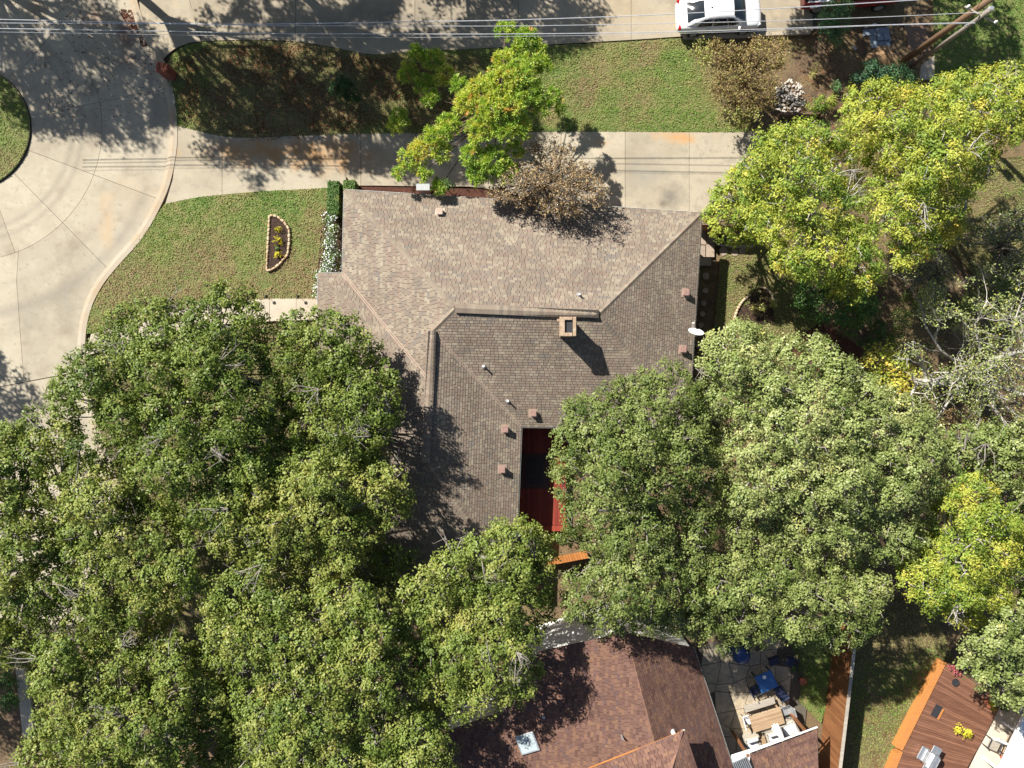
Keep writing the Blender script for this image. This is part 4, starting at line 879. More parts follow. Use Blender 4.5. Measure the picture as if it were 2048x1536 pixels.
tree('oak_tree', 'small grey green oak at the right edge beyond the silvery live oak', [(1880, 860), (1960, 840), (2120, 850), (2120, 1010), (2020, 1010), (1960, 950), (1900, 950)], 6.5, 4.5, (2000, 900), 0.66, 'oakgrey', seed=44, tint=.40, per=22, group='oaks along the right edge', bare=5, clumps=36, csize=0.11, ln=0.135, wd=0.095, low=-0.1)
tree('oak_tree', 'grey green oak overhanging the brown deck and bright roof', [(1925, 1290), (1960, 1240), (2030, 1200), (2130, 1180), (2130, 1420), (2040, 1420), (1980, 1395), (1920, 1345)], 7.5, 5.0, (2040, 1300), 0.66, 'oakgrey', seed=45, tint=.42, per=26, group='oaks along the right edge', bare=2, clumps=36, csize=0.11, ln=0.135, wd=0.095, low=-0.1)
tree('oak_tree', 'dark green oak in the shade behind the golden pecan', [(2010, 1010), (2120, 1000), (2120, 1230), (2040, 1210), (2030, 1120)], 5.6, 4.4, (2070, 1110), 0.66, 'oak', seed=46, tint=.35, per=22, group='oaks along the right edge', clumps=36, csize=0.11, ln=0.135, wd=0.095, low=-0.1)
tree('understory_tree', 'shaded green sapling under the first pecan beside the stone bed', [(1600, 560), (1690, 560), (1760, 600), (1720, 650), (1640, 640), (1590, 610)], 3.6, 2.6, (1680, 600), .7, 'shrub', seed=47, tint=.5, per=20, tr=.1, amp=0.3)
tree('yellow_sapling', 'yellow leaved sapling behind the silvery live oak by the fallen limb', [(1730, 700), (1790, 690), (1840, 760), (1820, 800), (1750, 780)], 4.2, 3.0, (1780, 745), .6, 'pecan', seed=48, tint=.6, tvar=.2, per=16, tr=.09, amp=0.3)
# trees standing just outside the frame; their shade falls on the lawn and the concrete
OUT = 'trees beyond the frame that shade the turnaround'
for i, (pl, lab) in enumerate((([(-340, -290), (-90, -300), (50, -190), (80, -30), (-50, 10), (-260, -10)], 'tall oak beyond the top left corner shading the turnaround'),
        ([(60, -200), (250, -230), (345, -120), (360, 20), (240, 70), (110, 40)], 'tall oak beyond the top edge shading the left half of the lawn'),
        ([(330, -210), (560, -220), (760, -160), (800, -20), (720, 85), (540, 100), (380, 60)], 'tall oak beyond the top edge shading the middle of the lawn'),
        ([(120, -330), (420, -350), (560, -260), (420, -230), (200, -230)], 'tall oak beyond the top edge shading the left end of the alley drive'))):
    tree('oak_tree', lab, pl, 11.2, 8.0, None, 1.0, 'oak', seed=60 + i, tint=.4, per=20, clumps=22, ln=.2, wd=.14, csize=.2, group=OUT, plan=True, spacing=.86, twigs=1, amp=0)
tree('oak_tree', 'tall oak beyond the top edge shading the debris yard', [(1330, -200), (1560, -240), (1800, -200), (1800, -50), (1560, -40), (1400, -60)], 9.0, 6.0, None, 1.0, 'oak', seed=64, tint=.4, per=18, clumps=20, ln=.2, wd=.14, csize=.2, group=OUT, plan=True, spacing=.9, twigs=1, amp=0)
tree('oak_tree', 'tall oak beyond the left edge shading the road', [(-420, 480), (-200, 500), (-160, 560), (-190, 640), (-400, 660)], 8.6, 6.2, None, 1.1, 'oak', seed=65, tint=.4, per=16, clumps=20, ln=.2, wd=.14, csize=.2, group=OUT, plan=True)
tree('oak_tree', 'tall oak beyond the left edge shading the lower left corner', [(-330, 1040), (-180, 1030), (-130, 1150), (-160, 1290), (-320, 1280)], 8.6, 6.2, None, 1.1, 'oak', seed=66, tint=.4, per=16, clumps=20, ln=.2, wd=.14, csize=.2, group=OUT, plan=True)
tree('oak_tree', 'tall oak beyond the top edge shading the alley drive', [(600, -270), (900, -280), (990, -190), (900, -130), (690, -120)], 9.0, 6.4, None, 1.1, 'oak', seed=67, tint=.4, per=20, clumps=22, ln=.2, wd=.14, csize=.2, group=OUT, plan=True, spacing=.9, twigs=1, amp=0)

# pine: tufts of needles on open branches
def pine():
    rng = np.random.default_rng(5)
    lob = [(1000, 165, .75, 9.0), (960, 185, .7, 8.8), (1040, 150, .7, 8.7), (985, 215, .75, 8.9), (930, 205, .55, 8.0), (1025, 205, .7, 8.8), (1065, 185, .6, 8.2), (1085, 210, .5, 7.8), (1010, 250, .7, 8.4), (960, 260, .65, 8.2),
           (1040, 255, .55, 8.0), (945, 310, .6, 7.2), (985, 320, .7, 7.2), (1010, 340, .55, 6.8), (960, 350, .55, 6.6), (900, 250, .55, 7.2), (868, 275, .55, 6.8), (842, 300, .5, 6.4), (815, 318, .45, 6.0), (880, 300, .5, 6.4), (845, 345, .4, 5.8), (880, 375, .4, 5.0), (800, 345, .3, 5.6),
           (1010, 60, .45, 6.2), (1050, 75, .5, 6.4), (1030, 95, .4, 6.4), (1075, 95, .4, 6.0), (1085, 130, .5, 6.6), (1055, 125, .45, 7.4), (920, 170, .45, 7.2), (1005, 120, .45, 8.0), (1030, 300, .45, 7.0),
           (835, 110, .5, 3.4), (870, 120, .5, 3.6), (815, 145, .5, 3.2), (850, 165, .5, 3.4), (890, 150, .45, 4.0), (800, 235, .45, 3.4), (860, 195, .4, 4.4), (790, 250, .4, 3.0), (1110, 190, .35, 6.4), (1120, 215, .3, 6.0)]
    L = np.array(lob); L[:, 3] = np.where(L[:, 3] > 4.5, .70 * L[:, 3], .85 * L[:, 3]); c = pxw(L[:, 0], L[:, 1], L[:, 3]); r = L[:, 2] * 1.18
    b = P(1010, 205, 0) ; b = Vector(((P(1000, 200, 4.5)).x, P(1000, 200, 4.5).y, 0))
    root = empty('pine_tree', b, 'bright yellow green pine rising from the lawn over the driveway', 'tree')
    cb = c - np.array(b); mb = MB(); top = Vector(cb[0]) + Vector((0, 0, .5))
    mb.tube([(0, 0, -.1), (0, 0, .4), top * .35 + Vector((0, 0, .0)), top * .7, top], [.26, .19, .17, .11, .03], 9)
    for i in range(len(c)):
        q = Vector(cb[i]); t = max(.15, min(.95, (q.z - .5) / top.z)); s = top * t
        m1 = s.lerp(q, .5) + Vector((rng.normal() * .12, rng.normal() * .12, -.08)); mb.tube([s, m1, q], [.06, .04, .015], 5)
    mb.build('trunk', M['barkbrown'], root, smooth=True)
    C = []; A = []; T = []
    for i in range(len(c)):
        m = int(78 * (r[i] / .7) ** 2); d = nrm(rng.normal(size=(m, 3))); d[:, 2] = np.abs(d[:, 2]) * .9 - .25
        tip = cb[i] + d * (r[i] * rng.uniform(.25, 1, m) ** .7)[:, None] * np.array([1, 1, .7]); k = 20
        idx = np.repeat(np.arange(m), k); n = len(idx); ax = nrm(d[idx] * .7 + np.array([0, 0, .25]) + rng.normal(size=(n, 3)) * .75)
        ll = rng.uniform(.16, .27, n); C.append(tip[idx] + ax * (ll * .5)[:, None]); A.append(ax * ll[:, None])
        T.append(.47 + rng.normal() * .09 + (rng.normal(size=m) * .11)[idx] + rng.normal(size=n) * .10 + (rng.random(m) < .025)[idx] * .45)
    C = np.concatenate(C); A = np.concatenate(A); T = np.concatenate(T); n = len(C)
    nor = np.cross(A, rng.normal(size=(n, 3))); nor[:, 2] = np.abs(nor[:, 2])
    leaf_object('crown', C, nor, np.linalg.norm(A, axis=1), .042, T, M['pine'], root, rng, axis=A)
pine()
# sparse trees with half their leaves gone
def sparse_tree(name, label, poly, ztop, base, mat, bark, seed, n1=9, tint=.4, tvar=.2, leaves=9, ln=.11, zlow=1.2, tr=.09, edge=None, cat='tree', zedge=None, lr=.55, spacing=.75):
    rng = np.random.default_rng(seed); c, r = lobes_in(poly, ztop, zedge or ztop * .62, lr, rng, spacing, jit=.35, amp=.4)
    b = P(*base); root = empty(name, b, label, cat); c = c - np.array(b)
    mb = MB(); C = []; T = []
    for s in range(n1):
        a = 2 * math.pi * s / n1 + rng.normal() * .2; e = Vector((math.cos(a) * .25, math.sin(a) * .25, zlow)); mb.tube([(math.cos(a) * .08, math.sin(a) * .08, -.1), e * .5, e], [tr, tr * .85, tr * .7], 6)
        mine = [i for i in range(len(c)) if abs((math.atan2(c[i][1] - .0, c[i][0]) - a + math.pi) % (2 * math.pi) - math.pi) <= math.pi / n1 * 1.05]
        for i in mine:
            q = Vector(c[i]); m1 = e.lerp(q, .5) + Vector((rng.normal() * .12, rng.normal() * .12, .15)); mb.tube([e, m1, q], [tr * .5, tr * .3, .012], 5)
            for _ in range(12):
                d = Vector(rng.normal(size=3)); d.z = abs(d.z) * .6; d.normalize(); s0 = m1.lerp(q, rng.uniform(.4, 1)); e2_ = s0 + d * r[i] * rng.uniform(.6, 1.15)
                mid = s0.lerp(e2_, .5) + Vector(rng.normal(size=3)) * .05; mb.tube([s0, mid, e2_], [.014, .010, .005], 3, cap=False)
                for _k in range(leaves):
                    C.append(np.array(mid.lerp(e2_, rng.uniform(-.3, 1.1))) + rng.normal(size=3) * .07); T.append(tint + rng.normal() * tvar + (edge(C[-1] + np.array(b)) if edge else 0))
    mb.build('trunk', M[bark], root, smooth=True); C = np.array(C); n = len(C)
    leaf_object('crown', C, rng.normal(size=(n, 3)) * .8 + np.array([0, 0, .6]), ln * rng.uniform(.6, 1.3, n), ln * .65 * rng.uniform(.6, 1.3, n), np.array(T), M[mat], root, rng)
    return root
sparse_tree('crape_myrtle', 'rust brown half bare tree leaning over the roof edge from the driveway', [(948, 392), (985, 372), (1020, 320), (1060, 276), (1110, 268), (1160, 300), (1205, 345), (1222, 385), (1200, 425), (1130, 440), (1060, 425), (1000, 405)], 5.6, (1085, 378), 'dry', 'bark', 71, 8, .50, .24, 8, .11, zedge=3.4, lr=.6)
sparse_tree('crape_myrtle', 'wide tan brown half bare tree beside the parked white car', [(1370, 110), (1390, 70), (1470, 85), (1520, 70), (1580, 60), (1575, 130), (1560, 200), (1520, 255), (1460, 265), (1430, 230), (1410, 170)], 3.8, (1480, 170), 'olive', 'barkbrown', 72, 10, .42, .22, 10, .10, zedge=2.4, lr=.6, edge=lambda p: .35 if (p[0] < P(1420, 0, 3).x or p[1] < P(0, 225, 3).y) else 0)
sparse_tree('bare_shrub', 'tangle of bare grey twigs at the right edge below the pecans', [(1880, 480), (1960, 420), (2060, 400), (2080, 560), (1960, 590), (1890, 560)], 3.2, (1980, 500), 'oakgrey', 'bark', 73, 8, .4, .2, 5, .10, zedge=2.2, lr=.6)
sparse_tree('bare_shrub', 'grey bare brush under the pecans left of the right edge', [(1800, 520), (1880, 490), (1920, 560), (1850, 600), (1800, 580)], 2.6, (1860, 550), 'oakgrey', 'bark', 74, 7, .4, .2, 3, .10, zedge=1.8, lr=.55)
# half dead tree on the right: long pale limbs, thin grey green leaf
def dead_tree():
    rng = np.random.default_rng(9); b = P(1795, 765, 0); b = Vector((P(2150, 640, 0).x * .97, P(2150, 650, 0).y, 0))
    b = P(1960, 760, 0); root = empty('half_dead_tree', b, 'half dead tree with long pale limbs and thin leaves at the right edge', 'tree')
    mb = MB(); ends = []
    def limb(pts, r0, r1, depth=0, side=7):
        w_ = [P(x, y, z) - b for x, y, z in pts]; n = len(w_); mb.tube(w_, [r0 + (r1 - r0) * i / (n - 1) for i in range(n)], side)
        for k in range(side * 2):
            i = rng.integers(0, n - 1); s0 = w_[i].lerp(w_[i + 1], rng.random()); twig(s0, nrmv(Vector(rng.normal(size=3)) * .8 + (w_[i + 1] - w_[i]).normalized() * .6 + Vector((0, 0, .35))), rng.uniform(.8, 2.0), r1 * .4 + .012, 2)
    def nrmv(v): return v.normalized()
    def twig(p, d, l, r, dep):
        m1 = p + d * l * .5 + Vector(rng.normal(size=3)) * l * .08; e = p + d * l + Vector(rng.normal(size=3)) * l * .1
        mb.tube([p, m1, e], [r, r * .75, r * .45], 4, cap=False); ends.append((m1, e))
        if dep > 0:
            for _ in range(3): twig(m1.lerp(e, rng.random()), nrmv(d + Vector(rng.normal(size=3)) * .7), l * rng.uniform(.45, .7), r * .55, dep - 1)
    tk = [P(1960, 760, 0) - b, P(1955, 755, 2.2) - b, P(1940, 745, 3.6) - b]
    mb.tube([tk[0] - Vector((0, 0, .1)), tk[0] + Vector((0, 0, .3)), tk[1], tk[2]], [.40, .30, .26, .22], 9)
    limb([(1940, 745, 3.6), (1900, 762, 4.8), (1870, 766, 5.4), (1832, 764, 5.8)], .24, .19, side=5)
    limb([(1940, 745, 3.6), (1985, 722, 5.4), (2020, 710, 6.4), (2080, 690, 6.8)], .20, .10)
    limb([(1940, 745, 3.6), (1960, 700, 4.8), (1950, 650, 5.6), (1975, 600, 6.0)], .09, .03)
    limb([(1940, 745, 3.6), (1880, 700, 4.8), (1850, 650, 5.4), (1840, 600, 5.6)], .08, .025)
    limb([(1955, 755, 2.2), (1990, 770, 4.0), (2030, 785, 4.8), (2090, 800, 5.2)], .17, .08)
    limb([(1990, 770, 4.0), (1985, 810, 4.6), (2010, 850, 4.8), (2050, 885, 5.0)], .10, .03)
    limb([(1940, 745, 3.6), (1900, 800, 4.6), (1870, 840, 5.0)], .07, .025)
    limb([(2020, 710, 5.8), (2030, 640, 6.4), (2050, 580, 6.6)], .06, .02)
    mb.build('trunk', M['barkpale'], root, smooth=True)
    C = []
    for m1, e in ends:
        for _ in range(rng.integers(6, 14) if e.x < -.6 else rng.integers(0, 4)): C.append(np.array(m1.lerp(e, rng.uniform(.2, 1.15))) + rng.normal(size=3) * .12)
    C = np.array(C); n = len(C)
    leaf_object('crown', C, rng.normal(size=(n, 3)) * .7 + np.array([0, 0, .7]), .115 * rng.uniform(.6, 1.3, n), .075 * rng.uniform(.6, 1.3, n), .5 + rng.normal(size=n) * .2, M['oakgrey'], root, rng)
dead_tree()

# ------------------------------------------------------------------ shrubs and small plants
def shrub(name, label, lob, mat='shrub', seed=1, tint=.4, tvar=.16, ln=.085, wd=.06, clumps=34, per=22, csize=.09, flat=.85, group=None, cat='shrub', stem='barkbrown', flowers=None):
    rng = np.random.default_rng(seed); L = np.array(lob, float); c = pxw(L[:, 0], L[:, 1], L[:, 3]); r = L[:, 2]
    b = Vector((c[:, 0].mean(), c[:, 1].mean(), 0)); root = empty(name, b, label, cat, group); c = c - np.array(b)
    mb = MB()
    for i in range(len(c)):
        g0 = Vector((c[i][0] * .7, c[i][1] * .7, -.1)); mb.tube([g0, g0.lerp(Vector(c[i]), .6), c[i]], [.03, .022, .01], 5)
        for _ in range(4):
            d = Vector(rng.normal(size=3)).normalized() * r[i] * .8; mb.tube([c[i], Vector(c[i]) + d], [.012, .005], 3, cap=False)
    mb.build('stem', M[stem], root)
    C, Nn, l, w_, T = crown_leaves(c, r, rng, clumps * 1.21 / .3, per, csize, ln, wd, tint, tvar, flat, -.2)
    leaf_object('foliage', C, Nn, l, w_, T, M[mat], root, rng)
    if flowers:
        fm, frac = flowers; k = rng.random(len(C)) < frac; k &= (Nn[:, 2] > .2)
        F = C[k] + nrm(Nn[k]) * .05; leaf_object('flower', F, Nn[k] + np.array([0, 0, .8]), .085, .08, rng.random(len(F)), M[fm], root, rng)
    return root
shrub('evergreen_shrub', 'small dark evergreen shrub alone in the shaded lawn', [(685, 165, .5, 1.4), (700, 180, .5, 1.2), (670, 178, .42, 1.1), (690, 195, .4, .9), (712, 195, .35, .8)], 'shrub', 1, .12, .1)
shrub('round_shrub', 'round clipped green shrub between roof edge and driveway', [(893, 373, .42, .7)], 'shrub', 2, .45, .12)
shrub('bushy_shrub', 'tall light green shrub beside the red truck', [(1665, 25, .7, 2.4), (1680, 45, .6, 2.0), (1655, 60, .6, 1.8), (1670, 75, .5, 1.4), (1690, 15, .5, 2.2), (1648, 40, .45, 1.5)], 'juniper', 3, .62, .14, group='shrubs in the debris yard')
shrub('juniper_shrub', 'blue green spreading shrub beside the dirt mound', [(1740, 140, .55, 1.0), (1720, 155, .45, .8), (1765, 150, .5, .9), (1745, 165, .45, .8)], 'juniper', 4, .35, .14, group='shrubs in the debris yard')
shrub('juniper_shrub', 'bright green rounded shrub at the foot of the poles', [(1795, 145, .55, 1.1), (1815, 155, .45, .9), (1785, 160, .4, .8)], 'juniper', 5, .55, .12, group='shrubs in the debris yard')
shrub('leafy_weed', 'small lone weed on the bare dirt left of the blue green shrub', [(1675, 175, .3, .3), (1670, 172, .22, .3)], 'juniper', 6, .75, .14, clumps=16, group='shrubs in the debris yard')
shrub('leafy_weed', 'thin agave like weed in the middle of the dirt yard', [(1637, 140, .42, .35), (1630, 150, .3, .3)], 'olive', 7, .7, .2, clumps=10, ln=.16, wd=.03, group='shrubs in the debris yard')
shrub('ground_shrub', 'light green low grass clump in front of the first pecan', [(1640, 210, .5, .4), (1660, 205, .4, .4), (1625, 215, .35, .3)], 'pecan', 8, .3, .14, ln=.14, wd=.04)
shrub('ground_shrub', 'yellow orange plant poking out of the stone bordered bed', [(1525, 612, .4, .6), (1545, 608, .35, .5), (1505, 618, .25, .4)], 'olive', 9, .75, .2, clumps=14)
shrub('ground_shrub', 'low dark green bush at the edge of the shaded yard', [(1600, 600, .45, .7), (1620, 610, .35, .6)], 'shrub', 10, .45)
shrub('ground_shrub', 'green understory bush right of the shaded yard', [(1740, 620, .6, 1.2), (1755, 660, .55, 1.1), (1735, 690, .5, 1.0)], 'shrub', 14, .5, .16)
shrub('ground_shrub', 'bushy green undergrowth at the right edge under the bare brush', [(1900, 620, .7, 1.4), (1950, 600, .7, 1.5), (2000, 580, .8, 1.6), (2040, 560, .8, 1.8), (1990, 540, .6, 1.2)], 'oakgrey', 15, .3, .16)
shrub('ground_shrub', 'bright green small bush beside the white gable wall', [(1134, 1258, .32, 1.0)], 'pecan', 11, .2, .1)
shrub('ground_shrub', 'dark green bush in the shade at the lower left corner', [(15, 1400, .6, .9), (5, 1360, .6, .9), (20, 1370, .45, .8)], 'shrub', 12, .35)
shrub('ground_shrub', 'shaded green brush at the lower fringe of the first pecan', [(1700, 655, .55, 1.2), (1725, 640, .5, 1.4), (1680, 640, .45, 1.0)], 'shrub', 16, .55, .16)
shrub('ground_shrub', 'olive brush between the half dead tree and the pecans', [(1830, 600, .7, 1.6), (1800, 640, .6, 1.3), (1860, 590, .6, 1.5), (1790, 680, .55, 1.1)], 'oakmid', 17, .35, .16)
shrub('ground_shrub', 'dry tan brush below the long pale limb of the half dead tree', [(1900, 830, .6, .7), (1960, 850, .7, .8), (1930, 860, .6, .6), (2010, 850, .6, .8)], 'olive', 18, .3, .2, clumps=14)
# clipped hedge
hg = empty('clipped_hedge', P(666, 405, 0), 'long clipped box hedge between the front lawn and the roof corner', 'hedge', 'clipped hedges by the house')
hg2 = empty('clipped_hedge', P(699, 378, 0), 'short clipped box hedge at the corner of the driveway bed', 'hedge', 'clipped hedges by the house')
def hedge(root, x0, x1, y0, y1, h, seed, tint):
    rng = np.random.default_rng(seed); a = P(x0, y1, h); b = P(x1, y0, h); n = int((b.x - a.x + h) * (b.y - a.y + h) * 1500)
    c = np.stack([rng.uniform(a.x, b.x, n), rng.uniform(a.y, b.y, n), np.full(n, h) + rng.normal(size=n) * .035], 1); nor = np.tile([0, 0, 1.], (n, 1))
    k = rng.random(n) < .45; side = rng.integers(0, 4, n); c[k, 2] = rng.uniform(0.05, h, k.sum())
    for s, (ax, val, nv) in enumerate(((0, a.x, (-1, 0, 0)), (0, b.x, (1, 0, 0)), (1, a.y, (0, -1, 0)), (1, b.y, (0, 1, 0)))):
        q = k & (side == s); c[q, ax] = val + rng.normal(size=q.sum()) * .03; nor[q] = nv
    nor = nor + rng.normal(size=(n, 3)) * .5; c = c - np.array(root.location); nz = vnoise(c[:, 0], c[:, 1], .5, seed)
    leaf_object('foliage', c, nor, .075 * rng.uniform(.7, 1.3, n), .055, tint + rng.normal(size=n) * .15 + (nz > .74) * .3 * (seed == 1), M['shrub'], root, rng)
    mb = MB()
    for i in range(6): q = P((x0 + x1) / 2, y0 + (y1 - y0) * (i + .5) / 6, 0) - root.location; mb.tube([q - Vector((0, 0, .1)), q + Vector((0, 0, h * .9))], .03, 5)
    mb.build('stem', M['barkbrown'], root); mb = MB(); A = (a + b) / 2 - root.location; mb.box((A.x, A.y, h / 2), (b.x - a.x - .14, b.y - a.y - .14, h - .14)); mb.build('inner_twigs', M['barkbrown'], root)
hedge(hg, 655, 678, 363, 428, .95, 1, .62); hedge(hg2, 687, 710, 361, 380, .9, 2, .75)
for k, (lob, lab) in enumerate((([(660, 440, .42, .7), (664, 465, .45, .75), (662, 490, .45, .75)], 'white flowering shrub next to the clipped hedge'), ([(665, 515, .48, .75), (660, 535, .48, .7), (670, 528, .4, .75)], 'white flowering shrub halfway along the left roof edge, greener'), ([(645, 552, .42, .6), (655, 545, .4, .6)], 'white flowering shrub at the step in the roof edge'), ([(637, 580, .3, .5), (636, 592, .24, .4)], 'small white flowering shrub where the walk meets the house'))):
    shrub('flowering_shrub', lab, lob, 'shrub', 30 + k, .7, .14, flowers=('petal', .17), group='white flowering shrubs along the house')
for px, py in ((0, 0),): pass
# ------------------------------------------------------------------ stone edged flower bed in the front lawn
bed_px = [(541, 432), (556, 434), (570, 445), (580, 460), (580, 485), (577, 510), (560, 530), (545, 541), (535, 542), (537, 500), (539, 465)]
bedo = empty('flower_bed', P(557, 488, 0), 'mulched flower bed edged with tan stones in the front lawn', 'flower bed'); bl = P(557, 488, 0)
MB().prism([(x - bl.x, y - bl.y) for x, y in W2(bed_px)], 0, .14).build('mulch', M['mulch'], bedo)
def stones(root, path_px, closed, seed, base, size=.26, z=.05, hgt=.17, mat='stone', name='edging_stone'):
    rng = random.Random(seed); w2 = [Vector(p) for p in W2(path_px)]
    if closed: w2.append(w2[0])
    for a, b in zip(w2[:-1], w2[1:]):
        L = (b - a).length; n = max(1, round(L / size))
        for i in range(n):
            c = a.lerp(b, (i + .5) / n); ang = math.atan2((b - a).y, (b - a).x) + rng.uniform(-.12, .12)
            MB().box((0, 0, 0), (L / n * .93, rng.uniform(.10, .15), hgt * rng.uniform(.85, 1.15)), 0, bev=.03).build(name, M[mat], root, (c.x - base.x, c.y - base.y, z + hgt / 2), rot=(rng.uniform(-.06, .06), rng.uniform(-.06, .06), ang))
stones(bedo, bed_px, True, 4, bl)
for k, (px, py, r, lab) in enumerate(((556, 458, .16, 'smallest yellow plant at the upper end of the flower bed'), (555, 484, .29, 'largest yellow plant in the middle of the flower bed'), (555, 511, .21, 'yellow plant at the lower end of the flower bed'))):
    shrub('yellow_plant', lab, [(px, py, r, .25)], 'yellow', 40 + k, .6, .2, ln=.09, wd=.06, clumps=40, per=12, csize=.05, group='yellow plants in the flower bed', cat='plant')
shrub('green_plant', 'tiny green plant below the largest yellow plant in the bed', [(555, 497, .1, .2)], 'shrub', 44, .6, clumps=40, per=8, csize=.04, cat='plant')
# path lights along the walk
for k, (px, lab) in enumerate(((538, 'black path light on the walk edge nearer the oak'), (601, 'black path light on the walk edge nearer the house'))):
    pl = empty('path_light', P(px, 595, 0) + Vector((0, 0, .05)), lab, 'path light', 'path lights')
    MB().tube([(0, 0, -.1), (0, 0, .42)], .012, 6).build('stake', M['black'], pl); MB().lathe([(.03, .40), (.10, .42), (.06, .47), (.015, .52)], (0, 0, 0), 12).build('lamp_shade', M['black'], pl)
# brick mailbox by the turnaround
mb0 = P(343, 152, 0); ang = R(-14)
mail = empty('brick_mailbox', mb0 + Vector((0, 0, 0)), 'red brick mailbox pillar with pale mortar at the lawn tip', 'mailbox', rz=ang)
M['brick1'] = plain('brick_red', (.25, .075, .045), .85, var=.25, sc=14); M['mortar'] = plain('mortar', (.45, .40, .34), .95)
MB().box((0, 0, .56), (.56, .46, 1.08)).build('mortar_core', M['mortar'], mail)
bm = MB().box((0, 0, 0), (.185, .095, .065), bev=.008); bme = mesh('brick', bm.v, bm.f, M['brick1'])
for row in range(14):
    z = .06 + row * .08; o_ = .1 if row % 2 else 0
    for sy in (-.215, .215):
        for i in range(3): link('brick', bme, mail, (-.195 + i * .195 + (.02 if row % 2 else -.02), sy, z))
    for sx in (-.29, .29):
        for i in range(2): link('brick', bme, mail, (sx, -.1 + i * .2, z), (0, 0, R(90)))
for i in range(3):
    for j in range(5): link('brick', bme, mail, (-.2 + i * .2, -.21 + j * .105, 1.14))
MB().box((-.02, -.24, .85), (.22, .04, .2), bev=.01).build('mail_door', M['black'], mail)
# utility box by the north wall
ub = empty('utility_box', P(850, 383, 0), 'pale grey utility cabinet against the wall under the roof edge', 'utility box')
MB().box((0, 0, .45), (.7, .32, .9), bev=.02).build('cabinet', M['metal'], ub); MB().box((0, 0, .92), (.76, .38, .04), bev=.01).build('lid', M['metal'], ub)
# right side yard: stepping stones, stone bed edging, flagstone landing
rng = random.Random(3)
for k, (px, py, s) in enumerate(((1411, 552, .22), (1410, 582, .17), (1407, 607, .15), (1405, 628, .15), (1401, 650, .16), (1398, 690, .20), (1446, 502, .27), (1468, 506, .22), (1484, 502, .2))):
    n = 7; pts = [(s * rng.uniform(.75, 1.15) * math.cos(2 * math.pi * i / n), s * rng.uniform(.75, 1.2) * math.sin(2 * math.pi * i / n)) for i in range(n)]
    o = MB().prism(pts, -.06, .0).build('stepping_stone', M['flag'], None, P(px, py) + Vector((0, 0, .09)))
    nm = ['nearest the landing, largest of the row', 'second in the row', 'third in the row', 'fourth in the row', 'beside the satellite dish', 'below the satellite dish'][k] if k < 6 else ['first right of the landing', 'in the middle of the shaded trio', 'farthest right of the shaded trio'][k - 6]
    tag(o, 'tan stepping stone along the right wall, ' + nm if k < 6 else 'pale flagstone under the pecan, ' + nm, 'stone', 'stepping stones along the right wall')
land = empty('stone_landing', P(1412, 490, 0), 'dark flagstone landing at the right wall of the house', 'paving'); lb = P(1412, 490, 0)
for x0, x1, y0, y1 in ((1396, 1412, 462, 490), (1413, 1430, 462, 488), (1396, 1410, 491, 515), (1411, 1428, 489, 515), (1396, 1422, 516, 532), (1405, 1428, 448, 461)):
    MB().prism([(p[0] - lb.x, p[1] - lb.y) for p in inset(W2([(x0, y0), (x1, y0), (x1, y1), (x0, y1)]), .012)], .0, .10 + rng.uniform(-.01, .01)).build('flagstone', M['flag'], land)
bed2 = empty('curved_bed', P(1510, 610, 0), 'curved mulch bed with stone rim in the right side yard', 'flower bed'); b2 = P(1510, 610, 0)
arc = smooth_path([(1466, 642), (1474, 618), (1486, 600), (1500, 590)], 4); arc2 = smooth_path([(1516, 575), (1530, 578), (1542, 590), (1546, 605)], 4)
MB().prism([(p[0] - b2.x, p[1] - b2.y) for p in W2([(1466, 642), (1474, 618), (1486, 600), (1500, 590), (1516, 575), (1530, 578), (1542, 590), (1546, 605), (1548, 650)])], 0, .09).build('mulch', M['mulch'], bed2)
stones(bed2, arc, False, 6, b2, .3); stones(bed2, arc2, False, 7, b2, .3)
edg = empty('stone_edging', P(1460, 492, 0), 'row of small pale round stones under the pecan', 'edging'); eb = P(1460, 492, 0)
stones(edg, [(1430, 488), (1450, 492), (1475, 494), (1505, 493)], False, 8, eb, .16, z=.03, hgt=.1, name='stone', mat='rock')
sheet('mulch_ground', [(1560, 640), (1640, 640), (1730, 700), (1700, 760), (1560, 720)], -.02, M['redmulch'], thick=.1)

# ------------------------------------------------------------------ vehicles
def loft(secs, closed=True):
    n = len(secs[0]); v = [p for s in secs for p in s]; f = []
    for i in range(len(secs) - 1):
        for k in range(n): f.append((i * n + k, i * n + (k + 1) % n, (i + 1) * n + (k + 1) % n, (i + 1) * n + k))
    f.append(tuple(range(n - 1, -1, -1))); f.append(tuple(range((len(secs) - 1) * n, len(secs) * n)))
    return v, f
def patch(a, b, c, d, nu=6, nv=6, bulge=0.0, th=.0):
    """curved panel through four corners a-b bottom, d-c top"""
    a, b, c, d = map(Vector, (a, b, c, d)); nrm_ = (b - a).cross(d - a).normalized(); v = []; f = []
    for j in range(nv + 1):
        for i in range(nu + 1):
            s, t = i / nu, j / nv; p = a.lerp(b, s).lerp(d.lerp(c, s), t); v.append(p + nrm_ * bulge * (1 - (2 * s - 1) ** 2) * (.4 + .6 * (1 - (2 * t - 1) ** 2)))
    for j in range(nv):
        for i in range(nu): k = j * (nu + 1) + i; f.append((k, k + 1, k + nu + 2, k + nu + 1))
    return v, f
